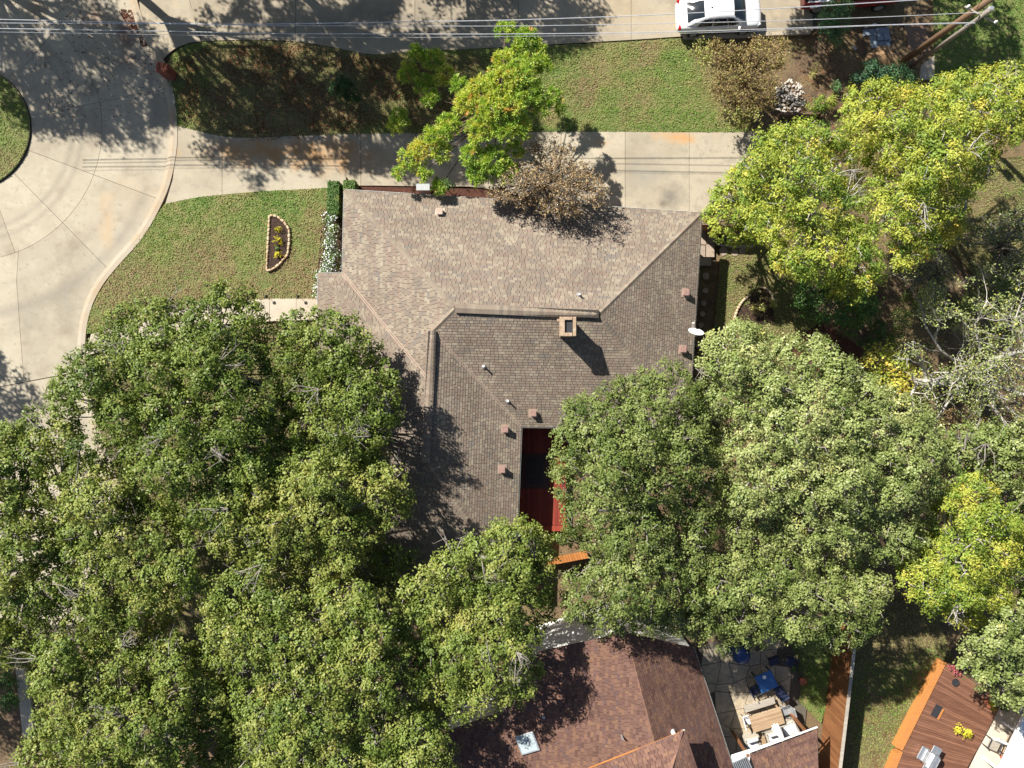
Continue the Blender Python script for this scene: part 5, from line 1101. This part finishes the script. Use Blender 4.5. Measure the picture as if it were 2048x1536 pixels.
def wheel(root, x, y, r=.33, w_=.22):
    wv = MB(); prof = [(r * .62, -w_ / 2), (r * .95, -w_ / 2), (r, -w_ / 3), (r, w_ / 3), (r * .95, w_ / 2), (r * .62, w_ / 2)]
    t = wv.lathe(prof, (0, 0, 0), 24).build('wheel', M['tyre'], root, (x, y, r), True, (R(90), 0, 0))
    rm = MB().lathe([(.06, -w_ / 2 - .012), (r * .6, -w_ / 2 - .004), (r * .64, -w_ / 2 + .03), (r * .64, w_ / 2 - .03), (r * .6, w_ / 2 + .004), (.06, w_ / 2 + .012)], (0, 0, 0), 20); rm.build('rim', M['metal'], t, smooth=False)
def sedan(px, py, rz, label):
    root = empty('parked_car', P(px, py, 0) + Vector((0, 0, .06)), label, 'car', rz=rz)
    st = [(-2.43, .62, .52, .74), (-2.38, .76, .40, .86), (-2.25, .86, .30, .97), (-1.9, .905, .24, 1.02), (-1.4, .92, .22, 1.02), (-.7, .925, .22, 1.00), (0, .925, .22, .99), (.8, .92, .22, .98), (1.35, .915, .22, .955), (1.8, .90, .24, .90), (2.15, .85, .27, .82), (2.33, .74, .34, .72), (2.42, .58, .42, .62)]
    secs = []
    for x, hw, zb, zt in st:
        h = zt - zb
        half = [(0, zb), (hw * .86, zb), (hw * .975, zb + h * .22), (hw, zb + h * .48), (hw * .985, zb + h * .74), (hw * .93, zb + h * .90), (hw * .80, zt - .012), (hw * .45, zt + .012), (0, zt + .02)]
        secs.append([(x, y, z) for y, z in half] + [(x, -y, z) for y, z in half[-2:0:-1]])
    v, f = loft(secs); body = obj('body', v, f, M['carwhite'], root, smooth=True)
    m = body.modifiers.new('s', 'SUBSURF'); m.levels = m.render_levels = 1
    # greenhouse
    gs = [(-1.92, .66, .98, 1.0), (-1.5, .70, .97, 1.20), (-1.0, .66, .97, 1.40), (-.7, .63, .97, 1.45), (-.2, .62, .97, 1.475), (.3, .62, .97, 1.455), (.62, .63, .97, 1.40), (1.0, .68, .96, 1.19), (1.42, .70, .95, .985)]
    secs = []
    for x, tw, zb, zt in gs:
        bw = min(.80, .74 + .05 * (1 - abs(x) / 2)); h = max(zt - zb, .012); tt = min(1, h / .40); tp = bw + (tw - .09 - bw) * tt
        half = [(0, zb - .05), (bw, zb - .05), (bw, zb), (bw + (tp - bw) * .55, zb + h * .52), (tp, zb + h * .9), (tp * .8, zt + .006), (tp * .4, zt + .018), (0, zt + .02)]
        secs.append([(x, y, z) for y, z in half] + [(x, -y, z) for y, z in half[-2:0:-1]])
    v, f = loft(secs); cab = obj('cabin', v, f, M['carwhite'], root, smooth=True)
    v, f = patch((1.36, -.64, 1.045), (1.36, .64, 1.045), (.64, .48, 1.415), (.64, -.48, 1.415), bulge=.075); obj('windshield', v, f, M['glass'], root, smooth=True)
    v, f = patch((-1.86, .58, 1.04), (-1.86, -.58, 1.04), (-1.0, -.46, 1.415), (-1.0, .46, 1.415), bulge=.065); obj('rear_window', v, f, M['glass'], root, smooth=True)
    for s in (-1, 1):
        for x0, x1, t0, t1 in ((-1.35, -.52, -.98, -.50), (-.46, .38, -.44, .22), (.42, 1.05, .26, .60)):
            a, b = (x0, s * .80, 1.00), (x1, s * .80, 1.00); c, d = (t1, s * .60, 1.36), (t0, s * .60, 1.36)
            if x0 < -1: d = (-.98, s * .60, 1.33)
            q = (a, b, c, d) if s < 0 else (b, a, d, c)
            v, f = patch(*q, nu=4, nv=3, bulge=.03); obj('side_window', v, f, M['glass'], root, smooth=True)
        MB().box((1.02, s * .99, 1.0), (.13, .20, .12), s * .2, bev=.035).build('mirror', M['carwhite'], root, smooth=False)
        MB().box((-2.27, s * .70, .86), (.16, .30, .13), s * .35, bev=.03).build('tail_light', M['lampred'], root)
        MB().box((2.18, s * .64, .70), (.24, .30, .12), -s * .35, bev=.03).build('headlight', M['headlamp'], root)
        for x in (-.42, .42): MB().box((x - .22, s * .93, .80), (.16, .03, .03), bev=.008).build('door_handle', M['metal'], root)
        for x in (-1.42, 1.42): wheel(root, x, s * .83)
    MB().box((-.60, 0, 1.505), (.10, .05, .05), bev=.015).build('antenna', M['black'], root)
    return root
sedan(1430, 42, R(3.2), 'white sedan parked on the concrete at the top edge')
def pickup(px, py, rz, label):
    root = empty('pickup_truck', P(px, py, 0), label, 'truck', rz=rz)
    for s in (-1, 1):
        MB().box((-1.75, s * .93, .82), (2.0, .10, .62), bev=.04).build('bed_side', M['carred'], root)
        for x in (-1.75, 1.75): wheel(root, x, s * .85, .39, .26)
    MB().box((-2.72, 0, .82), (.08, 1.8, .60), bev=.03).build('tailgate', M['carred'], root); MB().box((-1.75, 0, .58), (1.95, 1.76, .08)).build('bed_floor', M['dark'], root)
    secs = []
    for x, hw, zb, zt in ((-.74, .95, .42, 1.08), (-.2, .97, .40, 1.08), (.9, .97, .40, 1.08), (1.2, .96, .42, 1.06), (2.0, .94, .44, 1.02), (2.55, .88, .48, .95), (2.72, .76, .52, .82)):
        h = zt - zb; half = [(0, zb), (hw * .9, zb), (hw, zb + h * .3), (hw, zb + h * .75), (hw * .92, zt - .03), (hw * .5, zt + .01), (0, zt + .02)]
        secs.append([(x, y, z) for y, z in half] + [(x, -y, z) for y, z in half[-2:0:-1]])
    v, f = loft(secs); obj('body', v, f, M['carred'], root, smooth=True)
    secs = []
    for x, hw, zt in ((-.72, .70, 1.12), (-.62, .72, 1.66), (.0, .72, 1.72), (.55, .70, 1.66), (1.15, .76, 1.10)):
        half = [(0, 1.0), (.88, 1.0), (.88 + (hw - .88) * .5, (1 + zt) / 2), (hw, zt - .06), (hw * .8, zt), (0, zt + .02)]
        secs.append([(x, y, z) for y, z in half] + [(x, -y, z) for y, z in half[-2:0:-1]])
    v, f = loft(secs); obj('cabin', v, f, M['carred'], root, smooth=True)
    v, f = patch((1.13, -.70, 1.14), (1.13, .70, 1.14), (.60, .60, 1.63), (.60, -.60, 1.63), bulge=.05); obj('windshield', v, f, M['glass'], root, smooth=True)
    for s in (-1, 1):
        q = [(-.5, s * .87, 1.14), (.85, s * .87, 1.14), (.45, s * .75, 1.58), (-.5, s * .75, 1.58)]
        v, f = patch(*(q if s < 0 else [q[1], q[0], q[3], q[2]]), nu=3, nv=3, bulge=.02); obj('side_window', v, f, M['glass'], root, smooth=True)
    return root
pickup(1688, -8, R(2), 'red pickup truck cut off by the top edge behind the white car')
tk = P(1610, -10, .6)
cg = empty('cargo_panel', P(1636, 14, .62), 'white board lying in the bed of the red truck', 'board', rz=R(8)); MB().box((0, 0, .36), (1.3, .5, .04), 0, (R(-25), 0), bev=.01).build('panel', M['white'], cg); MB().box((-.3, -.12, .15), (.1, .1, .3)).build('support', M['weathered'], cg)

# ------------------------------------------------------------------ power poles and wires
def pole(base, top, zt, r0, r1, mat, label, hardware):
    b = P(*base); t = P(top[0], top[1], zt); root = empty('power_pole', b, label, 'utility pole', 'power poles at the upper right')
    MB().tube([(0, 0, -.1), (t - b) * .5, t - b], [r0, (r0 + r1) / 2, r1], 14).build('pole_shaft', M[mat], root, smooth=True)
    if hardware:
        tt = t - b
        MB().tube([tt + Vector((-.8, .5, -.55)), tt + Vector((.7, -.35, -.5))], .045, 6).build('crossarm', M['weathered'], root)
        MB().lathe([(.10, 0), (.14, .05), (.14, .42), (.10, .48)], tt + Vector((.16, .16, -.5)), 14).build('transformer', M['metal'], root)
        for dx, dy in ((-.7, .44), (.0, .02), (.6, -.3)): MB().lathe([(.05, 0), (.07, .04), (.04, .08), (.06, .12), (.03, .16)], tt + Vector((dx, dy, -.48)), 10).build('insulator', M['white'], root)
        MB().tube([tt + Vector((-.15, .1, -1.6)), tt + Vector((.5, .3, -1.5))], .03, 6).build('bracket', M['metal'], root)
    else:
        for z in (.25, .6): q = (t - b) * z; MB().tube([q + Vector((-.16, 0, 0)), q + Vector((.16, 0, 0))], .02, 5).build('step_bolt', M['metal'], root)
pole((1826, 131), (1978, 22), 7.4, .13, .10, 'polegrey', 'slim grey utility pole with transformer and insulators', True)
pole((1806, 122), (2010, -22), 8.2, .19, .15, 'polebrown', 'stout brown wooden pole beside the slim grey one', False)
WIRES = (([(-200, 36), (0, 39), (360, 47), (530, 48), (800, 44), (1024, 40), (1280, 31), (1536, 18), (1800, 2), (2010, -12)], .020, 'topmost overhead wire crossing the top of the picture'),
         ([(-200, 43), (0, 46), (360, 48), (530, 51), (800, 52), (1024, 52), (1280, 48), (1536, 42), (1760, 34), (1975, 24)], .014, 'second overhead wire from the top, ending at the transformer'),
         ([(-200, 52), (0, 57), (360, 63), (530, 67), (800, 68), (1024, 68), (1280, 65), (1536, 58), (1760, 50), (1950, 45)], .018, 'third overhead wire, running above the white car roof line'),
         ([(-200, 61), (0, 64), (360, 70), (530, 74), (800, 75), (1024, 73), (1280, 69), (1536, 61), (1760, 51), (1950, 47)], .008, 'thinnest and lowest of the four overhead wires'))
for pts, r_, lab in WIRES:
    sp = smooth_path(pts, 6); mb = MB(); mb.tube([P(x, y, 6.0 + 1.0 * ((x - 500) / 1480) ** 2) for x, y in sp], r_, 5)
    tag(mb.build('power_line', M['wire']), lab, 'wire', 'overhead wires')

# ------------------------------------------------------------------ debris yard at the upper right
def thing_boxes(name, label, cat, px, py, parts, z=0.0, rz=0.0, group=None):
    root = empty(name, P(px, py, 0) + Vector((0, 0, z)), label, cat, group, rz)
    for nm, c, d, m, *k in parts: MB().box(c, d, k[0] if k else 0, k[1] if len(k) > 1 else None, bev=.008).build(nm, M[m], root)
    return root
rng = random.Random(8)
tiles = empty('tile_stack', P(1755, 75, 0) + Vector((0, 0, -.1)), 'low stack of blue grey paving tiles on the dirt', 'tiles', rz=R(6))
for i in range(4):
    for j in range(3):
        if (i, j) in ((0, 0), (0, 1)): continue
        for k in range(rng.choice((1, 2))): MB().box((-.6 + i * .38, -.4 + j * .38, .04 + k * .075), (.36, .36, .07), rng.uniform(-.05, .05), bev=.008).build('tile', M['bluestone'], tiles)
for k, (px, py, s, m, lab) in enumerate(((1709, 95, .3, 'rock', 'single pale square paver lying on the dirt alone'), (1784, 65, .22, 'teak', 'narrow tan brick right of the tile stack'), (1749, 49, .25, 'white', 'white scrap board above the tile stack'), (1733, 54, .16, 'rock', 'small grey rubble piece left of the white scrap board'), (1803, 58, .18, 'teak', 'tan offcut of wood near the foot of the brown pole'), (1781, 79, .16, 'rock', 'grey rubble chip below the narrow tan brick'))):
    o = MB().box((0, 0, .05), (s, s * rng.uniform(.5, 1), .1), rng.uniform(0, 3), bev=.015).build('rubble_piece', M[m], None, P(px, py) + Vector((0, 0, -.1))); tag(o, lab, 'rubble', 'rubble in the debris yard')
def mound(name, label, px, py, rx, ry, h, mat, seed, cat):
    rg_ = np.random.default_rng(seed); v = []; f = []; n1, n2 = 9, 26
    for i in range(n1 + 1):
        for k in range(n2):
            a = 2 * math.pi * k / n2; rr = i / n1; w_ = 1 + .22 * math.sin(3 * a + seed) + .1 * math.sin(7 * a)
            v.append((rx * rr * w_ * math.cos(a), ry * rr * w_ * math.sin(a), h * (1 - rr ** 1.6) + rg_.normal() * .025 * (1 - rr)))
    for i in range(n1):
        for k in range(n2): f.append((i * n2 + k, (i + 1) * n2 + k, (i + 1) * n2 + (k + 1) % n2, i * n2 + (k + 1) % n2))
    return tag(obj(name, v, f, M[mat], None, P(px, py) + Vector((0, 0, -.11)), True), label, cat)
mound('dirt_mound', 'bare orange brown dirt mound catching the sun', 1765, 112, 1.0, .7, .3, 'dirt', 3, 'mound')
rk = empty('rock_pile', P(1580, 195, 0) + Vector((0, 0, -.1)), 'pile of pale rocks between the brown tree and the pecan', 'rocks')
for k in range(200):
    a = rng.uniform(0, 6.28); r_ = rng.random() ** .6 * .95; s = rng.uniform(.04, .095); o = MB().lathe([(s * .3, 0), (s * .9, s * .15), (s, s * .4), (s * .6, s * .7), (s * .15, s * .78)], (0, 0, 0), 6)
    o.build('rock', M['rock'], rk, (r_ * math.cos(a), r_ * 1.1 * math.sin(a), max(0, .12 - r_ * .12)), rot=(rng.uniform(-.3, .3), rng.uniform(-.3, .3), rng.uniform(0, 6)))
bd = MB().prism(W2([(1808, 45), (1850, 40), (1862, 100), (1820, 110)]), -.1, -.04).build('plywood_sheet', M['polebrown']); tag(bd, 'brown weathered plywood sheet lying flat beside the poles', 'plywood')
wb = MB().prism([tuple(q) for q in W2([(1842, 130), (1868, 112), (1868, 158), (1838, 160)])], -.1, .05).build('concrete_pad', M['walk']); tag(wb, 'small concrete pad at the foot of the grey pole', 'pad')
lg = MB().tube([P(1715, 14, .12), P(1760, 8, .15), P(1800, 4, .14)], [.10, .09, .06], 8).build('fallen_log', M['barkbrown']); tag(lg, 'fallen log lying at the top edge right of the truck', 'log')
rw = empty('retaining_wall', P(1600, 232, 0), 'low dark timber retaining wall at the driveway end', 'wall')
for k in range(3): MB().box((0, 0, .05 + k * .16), (2.6, .16, .15), R(1), bev=.02).build('timber', M['barkbrown'], rw)
MB().box((-1.22, -.12, .22), (.12, .10, .52)).build('stake', M['barkbrown'], rw); MB().box((1.1, -.12, .22), (.12, .10, .52)).build('stake', M['barkbrown'], rw)

# ------------------------------------------------------------------ long fence and orange pickets, lower right
def fence(p0, p1, h, label, wd=.14, cap=True, mat='fencewood'):
    a = P(*p0, 0); b = P(*p1, 0); root = empty('board_fence', a, label, 'fence'); d = b - a; L = d.length; ang = math.atan2(d.y, d.x); n = int(L / wd)
    mb = MB().box((0, 0, h / 2), (wd * .94, .02, h)); me = mesh('picket', mb.v, mb.f, M[mat]); nx = Vector((-math.sin(ang), math.cos(ang), 0))
    for i in range(n):
        q = d * ((i + .5) / n); o = link('picket', me, root, q + Vector((0, 0, random.uniform(-.02, .01))), (0, 0, ang))
    for z in (.35, h * .55, h - .3): q = d * .5 + nx * .04; MB().box((q.x, q.y, z), (L, .05, .09), ang).build('rail', M[mat], root)
    for i in range(int(L / 2.4) + 1): q = d * min(1, i * 2.4 / L) + nx * .11; MB().box((q.x, q.y, h / 2), (.09, .09, h), ang).build('post', M['weathered'], root)
    if cap:
        m = int(L / 2.4) + 1
        for i in range(m): q = d * ((i + .5) / m) + nx * .05; MB().box((q.x, q.y, h + .02), (L / m * .997, .17, .04), ang).build('cap_board', M['weathered'], root)
    return root
fb0 = (1683, 1170); fence((1678, 1180), (1628, 1600), 2.35, 'tall cedar board fence with grey cap beside the patio', mat='fencewood')

fence((1388, 462), (1500, 466), 1.7, 'short board fence running from the right roof corner under the low tree', cap=False)
# ------------------------------------------------------------------ patio with furniture
pat = sheet('patio', [(1395, 1290), (1560, 1265), (1595, 1310), (1612, 1350), (1615, 1400), (1605, 1500), (1450, 1560), (1440, 1500)], .0, M['joint'], thick=.1)
rng = random.Random(5)
def paving(parent, poly_px, z, mat, size_px=34, seed=1):
    """irregular flags: jittered grid cells clipped to the patio"""
    rg_ = random.Random(seed); xs = [p[0] for p in poly_px]; ys = [p[1] for p in poly_px]; nx = int((max(xs) - min(xs)) / size_px) + 2; ny = int((max(ys) - min(ys)) / size_px) + 2
    G = [[(min(xs) + (i - .5) * size_px + rg_.uniform(-.3, .3) * size_px, min(ys) + (j - .5) * size_px + rg_.uniform(-.3, .3) * size_px) for i in range(nx + 1)] for j in range(ny + 1)]
    A = np.array(poly_px, float)
    for j in range(ny):
        for i in range(nx):
            q = [G[j][i], G[j][i + 1], G[j + 1][i + 1], G[j + 1][i]]
            if inside(A, np.array([p[0] for p in q]), np.array([p[1] for p in q])).all():
                MB().prism(inset(W2(q), .018), z - .05, z + rg_.uniform(-.006, .006)).build('flagstone', M[mat], parent)
paving(pat, [(1390, 1280), (1565, 1255), (1600, 1305), (1618, 1350), (1620, 1400), (1610, 1510), (1450, 1570), (1435, 1500)], .05, 'patio', 30, 4)
def chair(px, py, rz, mat, label, group, z=.05):
    root = empty('patio_chair', P(px, py, 0) + Vector((0, 0, z)), label, 'chair', group, rz)
    MB().box((0, 0, .44), (.52, .50, .05), bev=.015).build('seat', M[mat], root); MB().box((0, -.28, .74), (.52, .05, .56), 0, (R(12), 0), bev=.015).build('backrest', M[mat], root)
    for sx in (-1, 1):
        for sy in (-1, 1): MB().tube([(sx * .23, sy * .22, 0), (sx * .23, sy * .21, .43)], .016, 6).build('leg', M['dark'], root)
        MB().box((sx * .28, -.02, .64), (.05, .46, .03), bev=.01).build('armrest', M['dark'], root); MB().tube([(sx * .28, .19, .44), (sx * .28, .19, .63)], .014, 6).build('arm_post', M['dark'], root)
    return root
bt = empty('patio_table', P(1523, 1352, 0) + Vector((0, 0, .05)), 'square bright blue table among dark chairs on the patio', 'table', rz=R(24))
MB().box((0, 0, .72), (1.02, 1.02, .04), bev=.01).build('tabletop', M['blue'], bt)
for sx in (-1, 1):
    for sy in (-1, 1): MB().box((sx * .44, sy * .44, .35), (.06, .06, .70)).build('leg', M['dark'], bt)
ash = MB().lathe([(.09, 0), (.11, .05), (.09, .06), (.05, .03), (.01, .025)], P(1528, 1354, .81), 16).build('table_bowl', M['white']); tag(ash, 'small white bowl in the middle of the blue table', 'bowl')
CH = 'dark chairs round the blue table'
chair(1540, 1315, R(200), 'navy', 'dark sling chair on the upper side of the blue table', CH); chair(1504, 1372, R(-60), 'navy', 'dark sling chair left of the blue table', CH)
chair(1552, 1374, R(30), 'navy', 'dark sling chair at the lower right of the blue table', CH); chair(1574, 1316, R(160), 'navy', 'dark sling chair set apart near the lawn edge', CH)
gc = empty('covered_grill', P(1474, 1300, 0) + Vector((0, 0, .05)), 'barbecue under dark blue cover half hidden by the oak', 'grill cover', rz=R(15))
MB().lathe([(.52, 0), (.55, .1), (.50, .7), (.44, .95), (.25, 1.05), (.02, 1.08)], (0, 0, 0), 18).build('cover', M['bluecover'], gc, smooth=True); MB().tube([(-.4, -.36, .12), (0, -.55, .1), (.4, -.36, .12)], .03, 6).build('hem', M['black'], gc)
dt = empty('dining_table', P(1524, 1427, 0) + Vector((0, 0, .05)), 'long slatted teak dining table with folded white umbrella', 'table', rz=R(17))
for k in range(8): MB().box((0, -.42 + k * .12, .74), (1.85, .11, .03), bev=.006).build('slat', M['teak'], dt)
for sx in (-1, 1):
    MB().box((sx * .82, 0, .70), (.08, .9, .05)).build('apron', M['teak'], dt)
    for sy in (-1, 1): MB().box((sx * .82, sy * .38, .34), (.08, .08, .68)).build('leg', M['teak'], dt)
bn = empty('bench', P(1513, 1402, 0) + Vector((0, 0, .05)), 'pale grey bench along the upper side of the teak table', 'bench', rz=R(17))
MB().box((0, 0, .44), (1.8, .38, .08), bev=.015).build('seat', M['weathered'], bn)
for sx in (-1, 1): MB().box((sx * .75, 0, .2), (.08, .34, .4)).build('leg', M['weathered'], bn)
bn2 = empty('bench', P(1545, 1443, 0) + Vector((0, 0, .05)), 'grey bench along the lower side of the teak table', 'bench', rz=R(17))
MB().box((0, 0, .44), (1.8, .36, .08), bev=.015).build('seat', M['weathered'], bn2)
for sx in (-1, 1): MB().box((sx * .75, 0, .2), (.08, .32, .4)).build('leg', M['weathered'], bn2)
um = empty('folded_umbrella', P(1536, 1435, 0) + Vector((0, 0, .05)), 'folded white patio umbrella standing through the teak table', 'umbrella')
MB().tube([(0, 0, 0), (0, 0, 2.6)], .022, 8).build('pole', M['metal'], um)
uv = MB(); N = 16; prof = [(.20, 1.15), (.19, 1.3), (.15, 1.7), (.10, 2.1), (.05, 2.5), (.015, 2.62)]; vv = []; ff = []
for r_, z in prof:
    for k in range(N): t = 2 * math.pi * k / N; q = r_ * (1 + .28 * (k % 2)); vv.append((q * math.cos(t) + (z - 1.15) * -.05, q * math.sin(t) + (z - 1.15) * .0, z))
for i in range(len(prof) - 1):
    for k in range(N): ff.append((i * N + k, i * N + (k + 1) % N, (i + 1) * N + (k + 1) % N, (i + 1) * N + k))
obj('canopy', vv, ff, M['cloth'], um)
def armchair(px, py, rz, label, group, wd=.85):
    root = empty('patio_armchair', P(px, py, 0) + Vector((0, 0, .05)), label, 'armchair', group, rz)
    MB().box((0, 0, .18), (wd, .82, .30), bev=.02).build('frame', M['weathered'], root); MB().box((0, .36, .50), (wd, .12, .46), bev=.02).build('back_frame', M['weathered'], root)
    for s in (-1, 1): MB().box((s * (wd / 2 - .05), -.03, .42), (.10, .74, .26), bev=.02).build('armrest', M['weathered'], root)
    MB().box((0, -.06, .42), (wd - .22, .66, .15), bev=.05).build('seat_cushion', M['cloth'], root); MB().box((0, .24, .66), (wd - .22, .16, .42), 0, (R(-14), 0), bev=.06).build('back_cushion', M['cloth'], root)
    return root
AC = 'white cushioned armchairs by the porch roof'
armchair(1499, 1476, R(17), 'white cushioned armchair at the left end of the row by the porch', AC); armchair(1541, 1464, R(17), 'white cushioned armchair in the middle of the row by the porch', AC); armchair(1573, 1450, R(-60), 'white cushioned armchair at the right end under the umbrella shadow', AC)
st = empty('side_table', P(1520, 1474, 0) + Vector((0, 0, .05)), 'small tan side table between two white armchairs', 'table', rz=R(17)); MB().box((0, 0, .42), (.34, .5, .04), bev=.01).build('tabletop', M['teak'], st)
for sx in (-1, 1):
    for sy in (-1, 1): MB().box((sx * .13, sy * .2, .2), (.04, .04, .4)).build('leg', M['teak'], st)
chair(1490, 1432, R(-73), 'cloth', 'white folding chair at the left end of the teak table', 'chairs round the teak table'); chair(1566, 1413, R(107), 'metal', 'pale metal chair at the right end of the teak table', 'chairs round the teak table')
def potted(px, py, r, h, pot, label, group='potted plants', plant=None, z=.05, seed=1):
    root = empty('flower_pot', P(px, py, 0) + Vector((0, 0, z)), label, 'pot', group)
    MB().lathe([(r * .65, 0), (r * .95, h * .85), (r * 1.05, h * .86), (r * 1.05, h), (r * .9, h), (r * .85, h * .85), (.01, h * .84)], (0, 0, 0), 18).build('pot', M[pot], root, smooth=False)
    if plant:
        rg_ = np.random.default_rng(seed); C, Nn, l, w_, T = crown_leaves(np.array([[0, 0, h + r * .8]]), np.array([r * 1.4]), rg_, 120, 14, .06, .12, .06, .5, .2); leaf_object('foliage', C, Nn, l, w_, T, M[plant], root, rg_)
potted(1601, 1358, .2, .35, 'terracotta', 'round terracotta pot on the patio edge'); potted(1588, 1332, .2, .3, 'dark', 'leafy dark pot at the patio corner by the grass', plant='shrub')
potted(1116, 1250, .25, .5, 'black', 'black round planter beside the white gable wall', z=.0)

# ------------------------------------------------------------------ brown deck at the lower right
zk = .5; kb = P(1900, 1430, 0)
dk = empty('plank_deck', kb, 'brown stained plank deck with orange edge boards at lower right', 'deck')
def l3(pts, z): return [tuple((P(x, y, z) - kb)[:2]) for x, y in pts]
boards(dk, l3([(1894, 1326), (1755, 1600), (1900, 1600), (2005, 1405)], zk), 0, .145, .012, zk, .035, M['deckbrown'])
MB().prism(l3([(1896, 1330), (1757, 1602), (1900, 1600), (2003, 1408)], zk), .0, zk - .04).build('joist_frame', M['dark'], dk)
MB().prism(l3([(1884, 1322), (1894, 1326), (1806, 1502), (1793, 1496)], zk + .1), zk - .45, zk + .06).build('edge_board', M['deckorange'], dk)
MB().prism(l3([(1791, 1506), (1805, 1504), (1768, 1600), (1754, 1600)], zk), .02, zk + .04).build('edge_board', M['deckorange'], dk)
pc = sheet('patio_concrete', [(1988, 1395), (2010, 1400), (2200, 1500), (2200, 1640), (1890, 1640)], .3, M['patioplain'], thick=.4)
hr = empty('white_roof', P(2070, 1500, 0), 'bright white flat roof cut off by the right edge', 'roof'); hb = P(2070, 1500, 0)
MB().prism([(p.x - hb.x, p.y - hb.y) for p in [P(x, y, 2.8) for x, y in ((2052, 1425), (2300, 1420), (2300, 1640), (1975, 1640), (1990, 1560))]], 2.62, 2.8).build('roof_sheet', M['white'], hr)
q = P(2060, 1480, 2.6) - hb; MB().box((q.x + .1, q.y - .1, 1.4), (.12, .12, 2.4)).build('post', M['white'], hr)
q = P(2020, 1560, 2.6) - hb; MB().box((q.x + .1, q.y, 1.4), (.12, .12, 2.4)).build('post', M['white'], hr)
wl2 = empty('garden_wall', P(2010, 1402, 0), 'low pale capped wall at the corner of the brown deck', 'wall', rz=R(-32)); MB().box((.5, 0, .5), (1.7, .16, 1.0), bev=.01).build('wall', M['walk'], wl2); MB().box((.5, 0, 1.02), (1.76, .22, .06), bev=.01).build('cap', M['bluestone'], wl2)
gr = empty('gas_grill', P(1845, 1505, zk) , 'stainless gas grill with open side shelf on the brown deck', 'grill', rz=R(62))
MB().box((0, 0, .45), (.75, .5, .8), bev=.02).build('cabinet', M['steel'], gr)
hd = MB(); 
prof = [(-.28, 0), (-.27, .16), (-.16, .26), (.0, .29), (.16, .26), (.27, .16), (.28, 0)]
vv = [(x, y, .86 + z) for x in (-.4, .4) for y, z in prof]; n7 = len(prof); ff = [(i, i + 1, n7 + i + 1, n7 + i) for i in range(n7 - 1)] + [tuple(range(n7)), tuple(range(2 * n7 - 1, n7 - 1, -1))]
obj('hood', vv, ff, M['steel'], gr); MB().tube([(-.3, -.31, 1.0), (.3, -.31, 1.0)], .02, 8).build('handle', M['metal'], gr)
MB().box((.62, 0, .86), (.42, .52, .03), bev=.008).build('side_shelf', M['steel'], gr); MB().box((-.60, 0, .86), (.38, .5, .03), bev=.008).build('side_shelf', M['steel'], gr)
MB().box((.1, .52, .80), (.75, .5, .03), 0, (R(8), 0), bev=.008).build('rear_shelf', M['steel'], gr)
for sx in (-.33, .33):
    for sy in (-.2, .2): MB().lathe([(.03, 0), (.05, .01), (.05, .05), (.03, .06)], (sx, sy, 0), 10).build('caster', M['black'], gr)
potted(1962, 1396, .2, .35, 'terracotta', 'pale leafy pot at the right end of the brown deck', plant='yellow', z=zk, seed=2)
shrub('potted_yellow_plant', 'bright yellow leafy plant standing on the brown deck', [(1917, 1458, .2, .85), (1930, 1466, .26, .85), (1938, 1464, .2, .8)], 'yellow', 50, .75, .2, ln=.14, wd=.08, clumps=26, per=10, cat='plant')
potted(1898, 1356, .2, .12, 'dark', 'shallow round bowl on the upper corner of the brown deck', z=zk)
shrub('pink_flowers', 'pink flower heap on the far corner of the brown deck', [(1905, 1334, .2, .7), (1911, 1342, .2, .7)], 'pink', 51, .6, .3, ln=.1, wd=.08, clumps=30, per=8, cat='flowers')
bx = empty('step_well', P(1873, 1422, zk), 'step opening in the brown deck edge, its shade a flat dark plate', 'steps', rz=R(62)); MB().box((0, 0, .02), (.7, .42, .03)).build('recess_shade', M['dark'], bx); MB().box((-.05, -.26, .04), (.66, .10, .06)).build('side_board', M['deckorange'], bx)  # near-black plate laid on the boards stands in for shade inside the opening
def lounge(px, py, rz, mat, label, z=.3):
    root = empty('lounge_chair', P(px, py, 0) + Vector((0, 0, z)), label, 'chair', 'chairs on the concrete beside the deck', rz)
    MB().box((0, 0, .36), (.62, .60, .12), bev=.03).build('seat', M[mat], root); MB().box((0, .36, .62), (.62, .14, .55), 0, (R(-20), 0), bev=.04).build('backrest', M['cloth'] if mat != 'teak' else M[mat], root)
    for s in (-1, 1):
        MB().box((s * .34, 0, .5), (.06, .64, .05), bev=.01).build('armrest', M['dark'], root)
        for sy in (-1, 1): MB().box((s * .33, sy * .27, .24), (.05, .05, .48)).build('leg', M['dark'], root)
lounge(1972, 1478, R(-25), 'weathered', 'grey cushioned chair on the pale concrete nearest the deck'); lounge(2008, 1470, R(-25), 'teak', 'tan chair on the pale concrete close to the white roof'); lounge(2003, 1490, R(-25), 'teak', 'tan chair behind the grey cushioned chair')
potted(1996, 1508, .17, .25, 'terracotta', 'orange clay pot on the pale concrete next to the chairs', z=.3)
potted(2020, 1465, .12, .25, 'bluestone', 'small teal pot beside the tan chair', z=.3, plant=None)
potted(1990, 1403, .2, .3, 'dark', 'dark leafy pot inside the corner of the low wall', plant='shrub', z=.3, seed=4)
